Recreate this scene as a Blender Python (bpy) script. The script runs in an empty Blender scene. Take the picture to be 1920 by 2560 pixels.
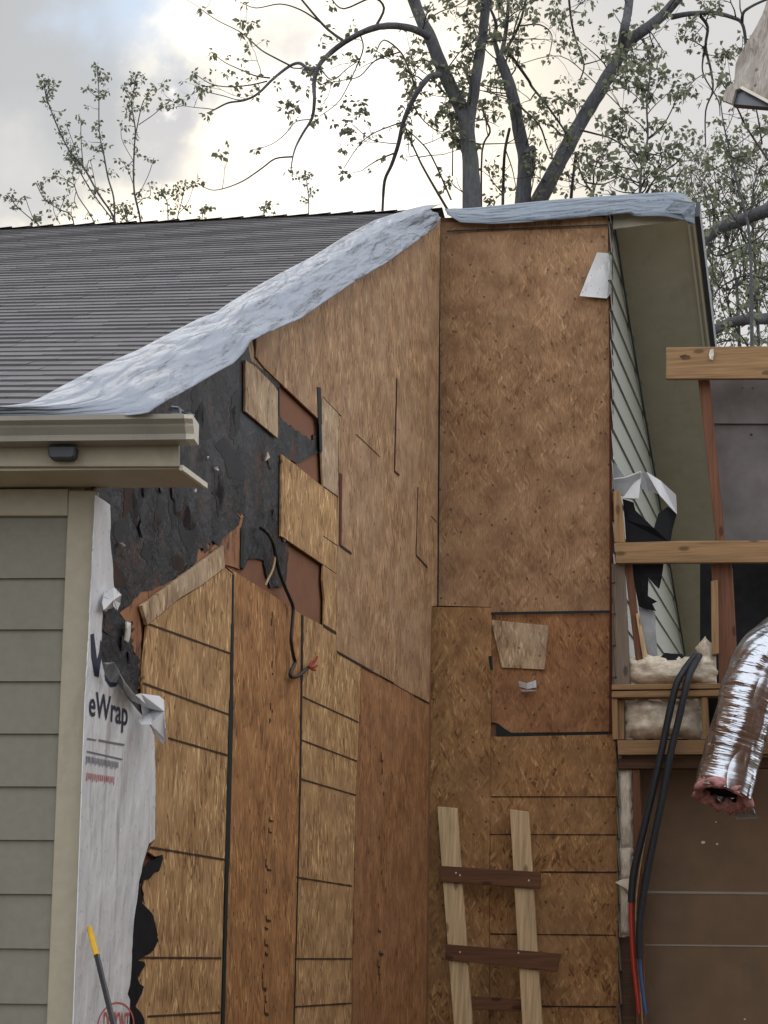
import bpy, bmesh, math, random
from mathutils import Vector, Matrix, noise as mnoise
rnd = random.Random(7)
S = bpy.context.scene
COL = S.collection
# ------------------------------------------------------------------ camera
FPX, CX, CY = 5290.0, 960.0, 1280.0
EYE = Vector((0, 0, 1.6))
Uc = Vector((251, 24980, -FPX)).normalized()
Fc = Vector((0, 0, -1))
Yc = (Fc - Fc.dot(Uc) * Uc).normalized()
Xc = Yc.cross(Uc)
RW = Matrix((Xc, Yc, Uc))
cam_d = bpy.data.cameras.new("camera")
cam = bpy.data.objects.new("camera", cam_d)
COL.objects.link(cam)
cam.matrix_world = Matrix.Translation(EYE) @ RW.to_4x4()
cam_d.sensor_fit = 'VERTICAL'; cam_d.sensor_height = 36; cam_d.sensor_width = 27
cam_d.lens = 36 * FPX / 2560
cam_d.clip_start = 0.1; cam_d.clip_end = 5000
S.camera = cam
S.view_settings.view_transform = 'Standard'
try: S.view_settings.look = 'None'
except Exception: pass
S.view_settings.exposure = 0.32
S.view_settings.gamma = 1

def ray(px, py):
    return (RW @ Vector((px - CX, CY - py, -FPX))).normalized()
# ------------------------------------------------------------------ world
SUN_AZ, SUN_EL = math.radians(-9), math.radians(24)   # azimuth from +Y towards +X
W = bpy.data.worlds.new("World"); S.world = W; W.use_nodes = True
nt = W.node_tree; N = nt.nodes; L = nt.links; N.clear()
def wn(t, **k):
    n = N.new(t)
    for a, b in k.items(): setattr(n, a, b)
    return n
def wmath(op, a, b=None, c=None):
    n = wn('ShaderNodeMath', operation=op)
    for i, v in enumerate((a, b, c)):
        if v is None: continue
        if hasattr(v, 'is_output'): L.new(v, n.inputs[i])
        else: n.inputs[i].default_value = v
    return n.outputs[0]
out = wn('ShaderNodeOutputWorld'); bg = wn('ShaderNodeBackground')
L.new(bg.outputs[0], out.inputs[0])
tc = wn('ShaderNodeTexCoord')
sky = wn('ShaderNodeTexSky', sky_type='NISHITA', sun_disc=False)
sky.sun_elevation = SUN_EL; sky.sun_rotation = SUN_AZ
skyS = wn('ShaderNodeVectorMath', operation='SCALE'); L.new(sky.outputs[0], skyS.inputs[0]); skyS.inputs['Scale'].default_value = 0.11
ns = wn('ShaderNodeTexNoise'); L.new(tc.outputs['Generated'], ns.inputs['Vector'])
ns.inputs['Scale'].default_value = 16; ns.inputs['Detail'].default_value = 7; ns.inputs['Roughness'].default_value = .55
def blob(px, py, r0, r1, namp=0.0):
    """soft cloud bank in a fixed direction of the sky: 1 inside r0, 0 outside r1 (radians)"""
    d = ray(px, py)
    dt = wn('ShaderNodeVectorMath', operation='DOT_PRODUCT'); L.new(tc.outputs['Generated'], dt.inputs[0]); dt.inputs[1].default_value = d
    ang = wmath('ARCCOSINE', wmath('MINIMUM', dt.outputs['Value'], .99999))
    ang = wmath('ADD', ang, wmath('MULTIPLY', wmath('SUBTRACT', ns.outputs['Fac'], .5), namp))
    mr = wn('ShaderNodeMapRange', interpolation_type='SMOOTHSTEP'); L.new(ang, mr.inputs['Value'])
    mr.inputs['From Min'].default_value = r0; mr.inputs['From Max'].default_value = r1
    mr.inputs['To Min'].default_value = 1; mr.inputs['To Max'].default_value = 0
    return mr.outputs[0]
def wmix(f, a, b):
    m = wn('ShaderNodeMix', data_type='RGBA')
    if hasattr(f, 'is_output'): L.new(f, m.inputs['Factor'])
    else: m.inputs['Factor'].default_value = f
    for k, v in (('A', a), ('B', b)):
        s = [i for i in m.inputs if i.name == k and i.type == 'RGBA'][0]
        if hasattr(v, 'is_output'): L.new(v, s)
        else: s.default_value = (*v, 1)
    return [o for o in m.outputs if o.type == 'RGBA'][0]
base = wmix(ns.outputs['Fac'], (1.02, 1.08, 1.16), (1.28, 1.26, 1.23))
base = wmix(blob(960, 300, .20, .42, .10), base, (.86, .84, .82))
base = wmix(blob(1800, 200, .10, .25, .10), base, (.56, .55, .54))
base = wmix(blob(800, 500, .04, .17, .07), base, (1.12, .98, .72))
base = wmix(blob(850, 330, .01, .09, .05), base, (1.15, 1.1, 1.02))
base = wmix(blob(200, 520, .02, .07, .05), base, (1.15, 1.05, .85))
base = wmix(blob(60, 130, .050, .088, .10), base, (.33, .36, .39))
base = wmix(blob(40, 360, .0, .035, .09), base, (.48, .49, .50))
base = wmix(blob(330, 30, .005, .05, .10), base, (.42, .54, .70))
base = wmix(blob(470, 210, .004, .036, .12), base, (.40, .44, .49))
base = wmix(blob(400, 290, .0, .026, .11), base, (.44, .45, .47))
base = wmix(blob(700, 90, .0, .045, .12), base, (.55, .54, .54))
base = wmix(blob(600, 370, .0, .022, .10), base, (.95, .86, .72))
base = wmix(blob(240, 110, .000, .010, .10), base, (1.15, 1.1, 1.0))
base = wmix(blob(275, 150, .000, .012, .12), base, (1.15, 1.1, 1.0))
base = wmix(blob(350, 185, .000, .012, .12), base, (1.1, 1.05, 1.0))
base = wmix(blob(410, 215, .000, .009, .10), base, (1.0, .98, .94))
base = wmix(0.95, skyS.outputs[0], base)
L.new(base, bg.inputs['Color']); bg.inputs['Strength'].default_value = 1.0
sd = bpy.data.lights.new("sun", 'SUN'); sd.energy = 0.55; sd.angle = math.radians(12); sd.color = (1, .93, .82)
so = bpy.data.objects.new("sun", sd); COL.objects.link(so)
sdir = Vector((math.sin(SUN_AZ) * math.cos(SUN_EL), math.cos(SUN_AZ) * math.cos(SUN_EL), math.sin(SUN_EL)))
so.rotation_euler = sdir.to_track_quat('Z', 'Y').to_euler()

# ------------------------------------------------------------------ planes
class Plane:
    def __init__(s, o, u, v=Vector((0, 0, 1))):
        s.o = o.copy(); s.u = u.normalized(); s.v = (v - v.dot(s.u) * s.u).normalized()
        s.n = s.u.cross(s.v).normalized()
        if s.n.dot(EYE - s.o) < 0: s.n = -s.n
    def hit(s, px, py, off=0.0, origin=EYE):
        d = ray(px, py); o = s.o + s.n * off
        t = (o - origin).dot(s.n) / d.dot(s.n)
        return origin + d * t
    def uv(s, p): q = p - s.o; return (q.dot(s.u), q.dot(s.v))
def hdir(deg): a = math.radians(deg); return Vector((math.cos(a), -math.sin(a), 0))
gd = ray(2200, 2412); gd.z = 0; gd.normalize()
aG = math.degrees(math.atan2(gd.x, gd.y))
d0 = ray(215, 1700); C0 = EYE + d0 * (7.2 / d0.y)
PG = Plane(C0, gd)
PF = Plane(C0, hdir(5.0))
PR = Plane(PG.hit(1098, 1000), hdir(aG))
PS = Plane(PR.hit(1529, 1000), gd)
def at(px, py, Y):
    d = ray(px, py); return EYE + d * (Y / d.y)
EAVE_F = 0.38     # roof edge in front of facade
def pF(px, py, off): return PF.hit(px, py, off)
eR = PF.hit(460, 1042, EAVE_F); eL = PF.hit(0, 1046, EAVE_F)
rR = PR.hit(1098, 527); rL = PR.hit(0, 575)
RP = Plane(rR, (rL - rR), (eR - rR))       # roof surface near the rake
# ------------------------------------------------------------------ materials
def nodes(name):
    m = bpy.data.materials.new(name); m.use_nodes = True
    t = m.node_tree; b = t.nodes['Principled BSDF']
    return m, t, b
def add(t, typ, inp=None, **k):
    n = t.nodes.new(typ)
    for a, v in k.items(): setattr(n, a, v)
    for a, v in (inp or {}).items():
        s = n.inputs[a]
        if hasattr(v, 'is_output'): t.links.new(v, s)
        else: s.default_value = v
    return n
def mixc(t, f, a, b, mode='MIX'):
    m = add(t, 'ShaderNodeMix', data_type='RGBA', blend_type=mode)
    ins = {'f': [i for i in m.inputs if i.name == 'Factor' and i.type == 'VALUE'][0],
           'a': [i for i in m.inputs if i.name == 'A' and i.type == 'RGBA'][0],
           'b': [i for i in m.inputs if i.name == 'B' and i.type == 'RGBA'][0]}
    for k, v in (('f', f), ('a', a), ('b', b)):
        if hasattr(v, 'is_output'): t.links.new(v, ins[k])
        elif k == 'f': ins[k].default_value = v
        else: ins[k].default_value = (*v, 1)
    return [o for o in m.outputs if o.type == 'RGBA'][0]
def rng(t, v, a, b, c=0., d=1.):
    n = add(t, 'ShaderNodeMapRange', {'Value': v, 'From Min': a, 'From Max': b, 'To Min': c, 'To Max': d})
    return n.outputs[0]
def uvmap(t, scale=(1, 1, 1), rot=0, loc=(0, 0, 0)):
    c = add(t, 'ShaderNodeTexCoord')
    m = add(t, 'ShaderNodeMapping', {'Vector': c.outputs['UV'], 'Scale': scale, 'Rotation': (0, 0, rot), 'Location': loc})
    return m.outputs[0]
def rotscale(t, vec, rot, scale, loc=(0, 0, 0)):
    a = add(t, 'ShaderNodeVectorRotate', {'Vector': vec, 'Angle': rot}, rotation_type='Z_AXIS')
    m = add(t, 'ShaderNodeMapping', {'Vector': a.outputs[0], 'Scale': scale, 'Location': loc})
    return m.outputs[0]
def noise(t, vec, scale, detail=3, rough=.5):
    return add(t, 'ShaderNodeTexNoise', {'Vector': vec, 'Scale': scale, 'Detail': detail, 'Roughness': rough}).outputs['Fac']
def bump(t, b, h, strength, dist=.01):
    n = add(t, 'ShaderNodeBump', {'Height': h, 'Strength': strength, 'Distance': dist})
    t.links.new(n.outputs[0], b.inputs['Normal'])
MATS = {}
def osb(name, mid, light, dark, vert=True, grey=0.15, contrast=1.0, seed=0.):
    m, t, b = nodes(name)
    uv = uvmap(t, loc=(seed, seed * .7, 0))
    warp = add(t, 'ShaderNodeTexNoise', {'Vector': uv, 'Scale': 9., 'Detail': 2.})
    wv = add(t, 'ShaderNodeVectorMath', {0: warp.outputs['Color'], 1: (.5, .5, .5)}, operation='SUBTRACT')
    ws = add(t, 'ShaderNodeVectorMath', {0: wv.outputs[0], 'Scale': .035}, operation='SCALE')
    wa = add(t, 'ShaderNodeVectorMath', {0: uv, 1: ws.outputs[0]}, operation='ADD').outputs[0]
    layers = [(0.03, (52, 9, 1)), (-.12, (66, 12, 1)), (.16, (58, 12, 1)), (.30, (80, 16, 1)), (-.36, (76, 16, 1))] if vert else \
             [(0.05, (50, 11, 1)), (-.3, (58, 13, 1)), (.4, (54, 12, 1)), (.6, (70, 16, 1)), (-.5, (74, 16, 1))]
    col = None; hsum = None
    for i, (r, sc) in enumerate(layers):
        v = add(t, 'ShaderNodeTexVoronoi', {'Vector': rotscale(t, wa, r, sc, (i * 3.7, i * 1.3, 0)), 'Scale': 1.0, 'Randomness': 1.0}, voronoi_dimensions='2D')
        sp = add(t, 'ShaderNodeSeparateColor', {0: v.outputs['Color']})
        ramp = add(t, 'ShaderNodeValToRGB', {'Fac': sp.outputs[0]})
        e = ramp.color_ramp.elements
        e[0].position = 0.0; e[0].color = (*dark, 1); e[1].position = 1.0; e[1].color = (*light, 1)
        for p, c in ((.16, tuple(a * .75 + d * .25 for a, d in zip(mid, dark))), (.55, mid), (.86, tuple(a * .8 + l * .2 for a, l in zip(mid, light)))):
            x = e.new(p); x.color = (*c, 1)
        c = ramp.outputs[0]
        edge = rng(t, v.outputs['Distance'], .35, .75, 0, 1)
        if col is None: col = c; hsum = sp.outputs[0]
        else:
            f = rng(t, sp.outputs[1], .52, .56)
            f2 = add(t, 'ShaderNodeMath', {0: f, 1: rng(t, edge, 0, 1, 1, .0)}, operation='MULTIPLY').outputs[0]
            col = mixc(t, f2, col, c)
            hm = add(t, 'ShaderNodeMix', {'Factor': f2, 'A': hsum, 'B': sp.outputs[0]}, data_type='FLOAT'); hsum = hm.outputs[0]
    # fibres inside the strands
    fib = noise(t, rotscale(t, wa, .03, (170, 14, 1)), 1.0, 3, .6)
    col = mixc(t, 1.0, col, mixc(t, rng(t, fib, .3, .72), (.60, .56, .52), (1.28, 1.28, 1.28)), 'MULTIPLY')
    big = noise(t, uv, 1.7, 4, .6)
    col = mixc(t, rng(t, big, .42, .62, 0, .5), col, tuple(a * (1 - grey) + grey * .28 for a in mid))
    big2 = noise(t, uv, 5.5, 3, .6)
    col = mixc(t, 1.0, col, mixc(t, rng(t, big2, .38, .62), (.80, .76, .73), (1.14, 1.14, 1.12)), 'MULTIPLY')
    # nail and knot specks
    vs = add(t, 'ShaderNodeTexVoronoi', {'Vector': uv, 'Scale': 5.5}, voronoi_dimensions='2D')
    col = mixc(t, rng(t, vs.outputs['Distance'], .035, .05, .8, 0), col, tuple(c * .25 for c in mid))
    t.links.new(col, b.inputs['Base Color'])
    b.inputs['Roughness'].default_value = .72
    b.inputs['Specular IOR Level'].default_value = .25
    bump(t, b, hsum, .35 * contrast, .004)
    MATS[name] = m; return m
osb('osb_aged', (.40, .248, .138), (.62, .44, .275), (.16, .08, .04), True, .2, .8)
osb('osb_return', (.345, .205, .112), (.49, .325, .19), (.22, .115, .058), False, .08, .7, 3.)
osb('osb_fresh', (.465, .285, .13), (.86, .63, .35), (.14, .066, .028), True, .1, 1.3, 5.)
osb('osb_amber', (.395, .20, .08), (.66, .40, .18), (.11, .046, .020), True, .05, 1.2, 8.)
osb('osb_pale', (.48, .35, .225), (.72, .58, .40), (.18, .10, .05), True, .3, 1.1, 11.)
osb('osb_rust', (.345, .17, .074), (.50, .28, .13), (.13, .056, .025), True, .1, .9, 14.)
osb('osb_lower', (.345, .188, .078), (.54, .335, .155), (.13, .06, .026), False, .1, .9, 17.)
osb('osb_square', (.31, .15, .068), (.43, .235, .11), (.16, .07, .032), False, .1, .8, 21.)
osb('osb_weather', (.37, .34, .315), (.50, .47, .44), (.22, .19, .17), True, .5, .8, 25.)

def plain(name, col, rough=.6, var=.12, scale=14, bumpk=.1, spec=.3, metal=0, stretch=(1, 1, 1), dirt=0.):
    m, t, b = nodes(name)
    uv = uvmap(t, scale=stretch)
    n = noise(t, uv, scale, 4, .6)
    c = mixc(t, rng(t, n, .3, .7), tuple(x * (1 - var) for x in col), tuple(min(1, x * (1 + var)) for x in col))
    if dirt:
        n2 = noise(t, uvmap(t, scale=(1, .35, 1)), 6, 5, .7)
        c = mixc(t, rng(t, n2, .52, .66, 0, dirt), c, (.10, .085, .075))
    t.links.new(c, b.inputs['Base Color'])
    b.inputs['Roughness'].default_value = rough; b.inputs['Metallic'].default_value = metal
    b.inputs['Specular IOR Level'].default_value = spec
    if bumpk: bump(t, b, n, bumpk, .01)
    MATS[name] = m; return m
def wood(name, col, along='u', dark=.45, red=0.):
    m, t, b = nodes(name)
    sc = (1.2, 26, 1) if along == 'u' else (26, 1.2, 1)
    uv = uvmap(t, scale=sc)
    n = noise(t, uv, 2.2, 5, .62)
    wv = noise(t, uvmap(t, scale=(sc[0] * .5, sc[1] * .5, 1), loc=(3, 5, 0)), 1.1, 3, .5)
    c = mixc(t, rng(t, n, .32, .7), tuple(x * (1 - dark) for x in col), tuple(min(1, x * 1.12) for x in col))
    c = mixc(t, rng(t, wv, .45, .7, 0, .4), c, tuple(x * .55 for x in col))
    kn = add(t, 'ShaderNodeTexVoronoi', {'Vector': uvmap(t, scale=(2.2, 5, 1) if along == 'u' else (5, 2.2, 1)), 'Scale': 1.}, voronoi_dimensions='2D')
    c = mixc(t, rng(t, kn.outputs['Distance'], .05, .09, .85, 0), c, tuple(x * .28 for x in col))
    t.links.new(c, b.inputs['Base Color'])
    b.inputs['Roughness'].default_value = .7; b.inputs['Specular IOR Level'].default_value = .25
    bump(t, b, n, .25, .004); MATS[name] = m
wood('lumber', (.38, .23, .115)); wood('lumber_up', (.38, .23, .115), 'v')
wood('lumber_light', (.66, .48, .28), 'v'); wood('lumber_red', (.20, .088, .05), 'v'); wood('rung', (.155, .068, .034), 'u')
wood('lumber_dark', (.13, .07, .042), 'u'); wood('lumber_grey', (.24, .185, .14), 'v')
plain('siding', (.195, .187, .148), .55, .07, 30, .05, .3, dirt=.18)
plain('siding_back', (.30, .31, .265), .55, .06, 30, .05, .3)
plain('trim', (.36, .32, .245), .55, .06, 20, .06, .3, dirt=.22)
plain('soffit', (.48, .43, .34), .6, .06, 12, .05, .25, dirt=.15)
plain('soffit_back', (.50, .475, .385), .6, .08, 5, .05, .2, dirt=.15)
plain('gutter', (.31, .29, .25), .35, .08, 9, .04, .45, stretch=(.3, 3, 1), dirt=.2)
plain('gutter_light', (.62, .58, .5), .4, .1, 9, .05, .4)
plain('steel_grey', (.10, .105, .12), .35, .2, 5, .05, .5, .5)
plain('clip', (.05, .055, .065), .5, .1)
plain('black', (.012, .012, .014), .55, .3, 12, .1)
plain('seam', (.012, .020, .020), .7, .2)
plain('seam_brown', (.035, .018, .012), .8, .2)
plain('seam_red', (.10, .022, .012), .7, .2)
plain('ink', (.028, .033, .06), .6, .1)
plain('ink_grey', (.20, .20, .23), .7, .2, 60)
plain('ink_red', (.50, .13, .12), .7, .2, 60)
plain('stamp', (.055, .03, .018), .8, .3, 60)
plain('membrane_black', (.010, .011, .014), .6, .3, 9, .5, .15)
plain('membrane_white', (.62, .63, .66), .5, .12, 8, .4, .3)
plain('membrane_grey', (.30, .31, .33), .5, .2, 8, .4, .3)
plain('batt', (.66, .58, .47), .95, .25, 12, .8, .05)
plain('batt_pink', (.58, .30, .30), .95, .35, 30, .9, .05)
plain('back_board', (.20, .132, .086), .8, .12, 4, .1, .15, dirt=.2)
plain('tape', (.32, .29, .24), .6, .1)
plain('deck_grey', (.135, .118, .118), .5, .3, 3.5, .15, .4, dirt=.45)
plain('void', (.02, .02, .024), .8, .3)  # near-black colour standing for the dark inside hollows
plain('pipe_foam', (.02, .023, .03), .55, .2, 30, .2, .4)
plain('pipe_red', (.42, .035, .025), .35, .1, 30, 0, .5)
plain('pipe_blue', (.03, .085, .25), .35, .1, 30, 0, .5)
plain('yellow', (.60, .36, .02), .4, .15, 30, .05, .4)
plain('tool_black', (.02, .02, .024), .35, .2, 30, .05, .5)
plain('cable', (.015, .016, .016), .5, .2, 30, .05, .4)
plain('cable_red', (.30, .03, .012), .5, .3, 30, .05, .4)
plain('cable_tan', (.36, .26, .13), .5, .3, 30, .05, .4)
plain('foam_white', (.7, .68, .62), .8, .2, 20, .5)
plain('ground', (.12, .10, .07), .95, .35, 2.2, .4, .1)
plain('stone_bit', (.65, .62, .55), .6, .2)

def mat_char():
    m, t, b = nodes('char')
    uv = uvmap(t)
    n = noise(t, uvmap(t, scale=(1.8, 1, 1)), 2.6, 5, .6); n2 = noise(t, uv, 14, 4, .6)
    vo = add(t, 'ShaderNodeTexVoronoi', {'Vector': uvmap(t, scale=(1.3, .8, 1), rot=.3), 'Scale': 6., 'Randomness': 1.}, voronoi_dimensions='2D', feature='F1')
    sp = add(t, 'ShaderNodeSeparateColor', {0: vo.outputs['Color']})
    c = mixc(t, rng(t, n, .38, .62), (.008, .009, .011), (.026, .029, .035))
    c = mixc(t, rng(t, sp.outputs[1], .66, .72, 0, .5), c, (.050, .053, .062))
    c = mixc(t, rng(t, sp.outputs[0], .74, .80, 0, .6), c, (.016, .016, .018))
    c = mixc(t, rng(t, noise(t, uvmap(t, scale=(1.5, 1, 1), loc=(4, 2, 0)), 3.0, 5, .7), .53, .62, 0, .5), c, (.10, .042, .024))
    ash = add(t, 'ShaderNodeTexVoronoi', {'Vector': uvmap(t, scale=(2.2, .8, 1), loc=(.3, .1, 0)), 'Scale': 7., 'Randomness': 1.}, voronoi_dimensions='2D')
    c = mixc(t, rng(t, ash.outputs['Distance'], .03, .06, .3, 0), c, (.34, .34, .37))
    t.links.new(c, b.inputs['Base Color'])
    b.inputs['Roughness'].default_value = .55; b.inputs['Specular IOR Level'].default_value = .28
    h = add(t, 'ShaderNodeMath', {0: n, 1: n2}, operation='ADD').outputs[0]
    bump(t, b, h, .45, .03); MATS['char'] = m
mat_char()
def mat_scorch():
    m, t, b = nodes('scorch')
    uv = uvmap(t)
    n = noise(t, uv, 6, 6, .65)
    c = mixc(t, rng(t, n, .3, .65), (.22, .085, .038), (.36, .17, .075))
    n2 = noise(t, uvmap(t, scale=(3, 1, 1)), 4.5, 5, .7)
    c = mixc(t, rng(t, n2, .52, .60, 0, .85), c, (.05, .024, .014))
    t.links.new(c, b.inputs['Base Color']); b.inputs['Roughness'].default_value = .8
    bump(t, b, n, .4, .01); MATS['scorch'] = m
mat_scorch()
plain('brown_sheath', (.215, .105, .065), .8, .12, 7, .2, .15)
def mat_wrap():
    m, t, b = nodes('wrap')
    uv = uvmap(t)
    n = noise(t, uvmap(t, scale=(2, .7, 1)), 5, 4, .55)
    c = mixc(t, rng(t, n, .3, .7), (.60, .61, .64), (.76, .77, .79))
    n2 = noise(t, uvmap(t, scale=(4, .5, 1)), 2.4, 6, .7)
    c = mixc(t, rng(t, n2, .55, .68, 0, .6), c, (.22, .19, .17))
    vo = add(t, 'ShaderNodeTexVoronoi', {'Vector': uvmap(t, scale=(3, .9, 1)), 'Scale': 9.}, voronoi_dimensions='2D')
    c = mixc(t, rng(t, vo.outputs['Distance'], .03, .06, .7, 0), c, (.12, .11, .12))
    t.links.new(c, b.inputs['Base Color']); b.inputs['Roughness'].default_value = .55
    vr = noise(t, uvmap(t, scale=(2.5, 1.2, 1)), 3, 3, .6)
    bump(t, b, vr, .7, .03); MATS['wrap'] = m
mat_wrap()
def mat_tarp(name, col, prints):
    m, t, b = nodes(name)
    uv = uvmap(t)
    n = noise(t, uvmap(t, scale=(1, 2.2, 1)), 3, 5, .6)
    c = mixc(t, rng(t, n, .3, .7), tuple(x * .88 for x in col), tuple(x * 1.08 for x in col))
    if prints:
        br = add(t, 'ShaderNodeTexBrick', {'Vector': uvmap(t, rot=.12), 'Scale': 1.0, 'Brick Width': .16, 'Row Height': .055, 'Mortar Size': .020, 'Color1': (0, 0, 0, 1), 'Color2': (1, 1, 1, 1), 'Mortar': (0, 0, 0, 1)})
        nn = noise(t, uvmap(t, scale=(60, 120, 1)), 1, 1, .5)
        f = add(t, 'ShaderNodeMath', {0: rng(t, br.outputs['Color'], .45, .6), 1: rng(t, nn, .42, .5)}, operation='MULTIPLY').outputs[0]
        c = mixc(t, f, c, (.10, .13, .19))
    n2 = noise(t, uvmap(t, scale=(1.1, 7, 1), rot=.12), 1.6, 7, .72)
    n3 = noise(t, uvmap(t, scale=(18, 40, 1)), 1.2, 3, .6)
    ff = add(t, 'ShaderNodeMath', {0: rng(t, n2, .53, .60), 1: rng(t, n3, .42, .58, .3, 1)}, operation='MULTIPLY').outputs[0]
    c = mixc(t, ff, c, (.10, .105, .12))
    t.links.new(c, b.inputs['Base Color']); b.inputs['Roughness'].default_value = .6
    b.inputs['Specular IOR Level'].default_value = .3
    h0 = noise(t, uvmap(t, scale=(1.5, 5, 1), rot=.3), 2.2, 3, .45)
    h1 = noise(t, uvmap(t, scale=(1.3, 5, 1), rot=-.35), 1.3, 2, .45)
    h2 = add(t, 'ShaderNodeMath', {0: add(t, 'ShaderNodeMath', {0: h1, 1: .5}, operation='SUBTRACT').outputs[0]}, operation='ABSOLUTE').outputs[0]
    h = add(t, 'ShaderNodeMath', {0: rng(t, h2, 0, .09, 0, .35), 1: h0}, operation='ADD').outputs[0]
    c = mixc(t, rng(t, h2, 0, .008, .15, 0), c, (.10, .11, .13))  # thin dark lines paint shade into the wrinkle creases
    t.links.new(c, b.inputs['Base Color'])
    bump(t, b, h, .6, .05); MATS[name] = m
mat_tarp('tarp_white', (.255, .28, .335), False); mat_tarp('tarp_blue', (.225, .265, .32), True)
def mat_shingle():
    m, t, b = nodes('shingle')
    uv = uvmap(t)
    at_ = add(t, 'ShaderNodeAttribute', attribute_name='tone')
    n = noise(t, uv, 160, 3, .7)
    tone = at_.outputs['Fac']
    c = mixc(t, tone, (.135, .132, .140), (.195, .19, .198))
    c = mixc(t, 1., c, mixc(t, n, (.8, .8, .8), (1.2, 1.2, 1.22)), 'MULTIPLY')
    big = noise(t, uv, .8, 4, .6)
    c = mixc(t, rng(t, big, .4, .7, 0, .35), c, (.175, .160, .155))
    t.links.new(c, b.inputs['Base Color']); b.inputs['Roughness'].default_value = .9
    b.inputs['Specular IOR Level'].default_value = .12
    bump(t, b, n, .3, .003); MATS['shingle'] = m
mat_shingle()
def mat_foil():
    m, t, b = nodes('foil')
    c = add(t, 'ShaderNodeTexCoord')
    mp = add(t, 'ShaderNodeMapping', {'Vector': c.outputs['UV'], 'Scale': (3, 22, 1), 'Rotation': (0, 0, .5)})
    n = noise(t, mp.outputs[0], 1.0, 3, .5)
    msk = noise(t, uvmap(t, scale=(2.5, 1, 1)), 1.6, 2, .5)
    n = add(t, 'ShaderNodeMath', {0: n, 1: rng(t, msk, .42, .6, .12, 1)}, operation='MULTIPLY').outputs[0]
    b.inputs['Base Color'].default_value = (.60, .63, .70, 1); b.inputs['Metallic'].default_value = 1
    b.inputs['Roughness'].default_value = .27
    bump(t, b, n, 1., .05); MATS['foil'] = m
mat_foil()
def mat_sleeve():
    m, t, b = nodes('sleeve')
    b.inputs['Base Color'].default_value = (.30, .28, .29, 1); b.inputs['Roughness'].default_value = .25
    b.inputs['Alpha'].default_value = .34; b.inputs['Specular IOR Level'].default_value = .6
    c = uvmap(t, scale=(3, 9, 1)); bump(t, b, noise(t, c, 2, 4, .6), .6, .03)
    MATS['sleeve'] = m
mat_sleeve()
def mat_bark(name, c0, c1, moss=0.3):
    m, t, b = nodes(name)
    c = add(t, 'ShaderNodeTexCoord'); mp = add(t, 'ShaderNodeMapping', {'Vector': c.outputs['Object'], 'Scale': (9, 9, 2.2)})
    n = noise(t, mp.outputs[0], 2.5, 6, .65)
    col = mixc(t, rng(t, n, .3, .7), c0, c1)
    n2 = noise(t, c.outputs['Object'], 1.6, 4, .6)
    col = mixc(t, rng(t, n2, .56, .70, 0, moss), col, (.13, .15, .06))
    t.links.new(col, b.inputs['Base Color']); b.inputs['Roughness'].default_value = .9
    bump(t, b, n, 1., .06); MATS[name] = m
mat_bark('bark', (.065, .066, .075), (.13, .133, .15)); mat_bark('twig', (.035, .03, .03), (.06, .055, .05), 0)
def mat_leaf(name, c0, c1):
    m, t, b = nodes(name)
    at_ = add(t, 'ShaderNodeAttribute', attribute_name='tone')
    c = mixc(t, at_.outputs['Fac'], c0, c1)
    t.links.new(c, b.inputs['Base Color']); b.inputs['Roughness'].default_value = .6
    tr = add(t, 'ShaderNodeBsdfTranslucent', {'Color': c}); mx = add(t, 'ShaderNodeMixShader', {0: .45, 1: b.outputs[0], 2: tr.outputs[0]})
    t.links.new(mx.outputs[0], t.nodes['Material Output'].inputs[0]); MATS[name] = m
mat_leaf('leaf', (.10, .11, .085), (.22, .23, .14)); mat_leaf('leaf_green', (.10, .115, .08), (.23, .25, .155))

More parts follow.
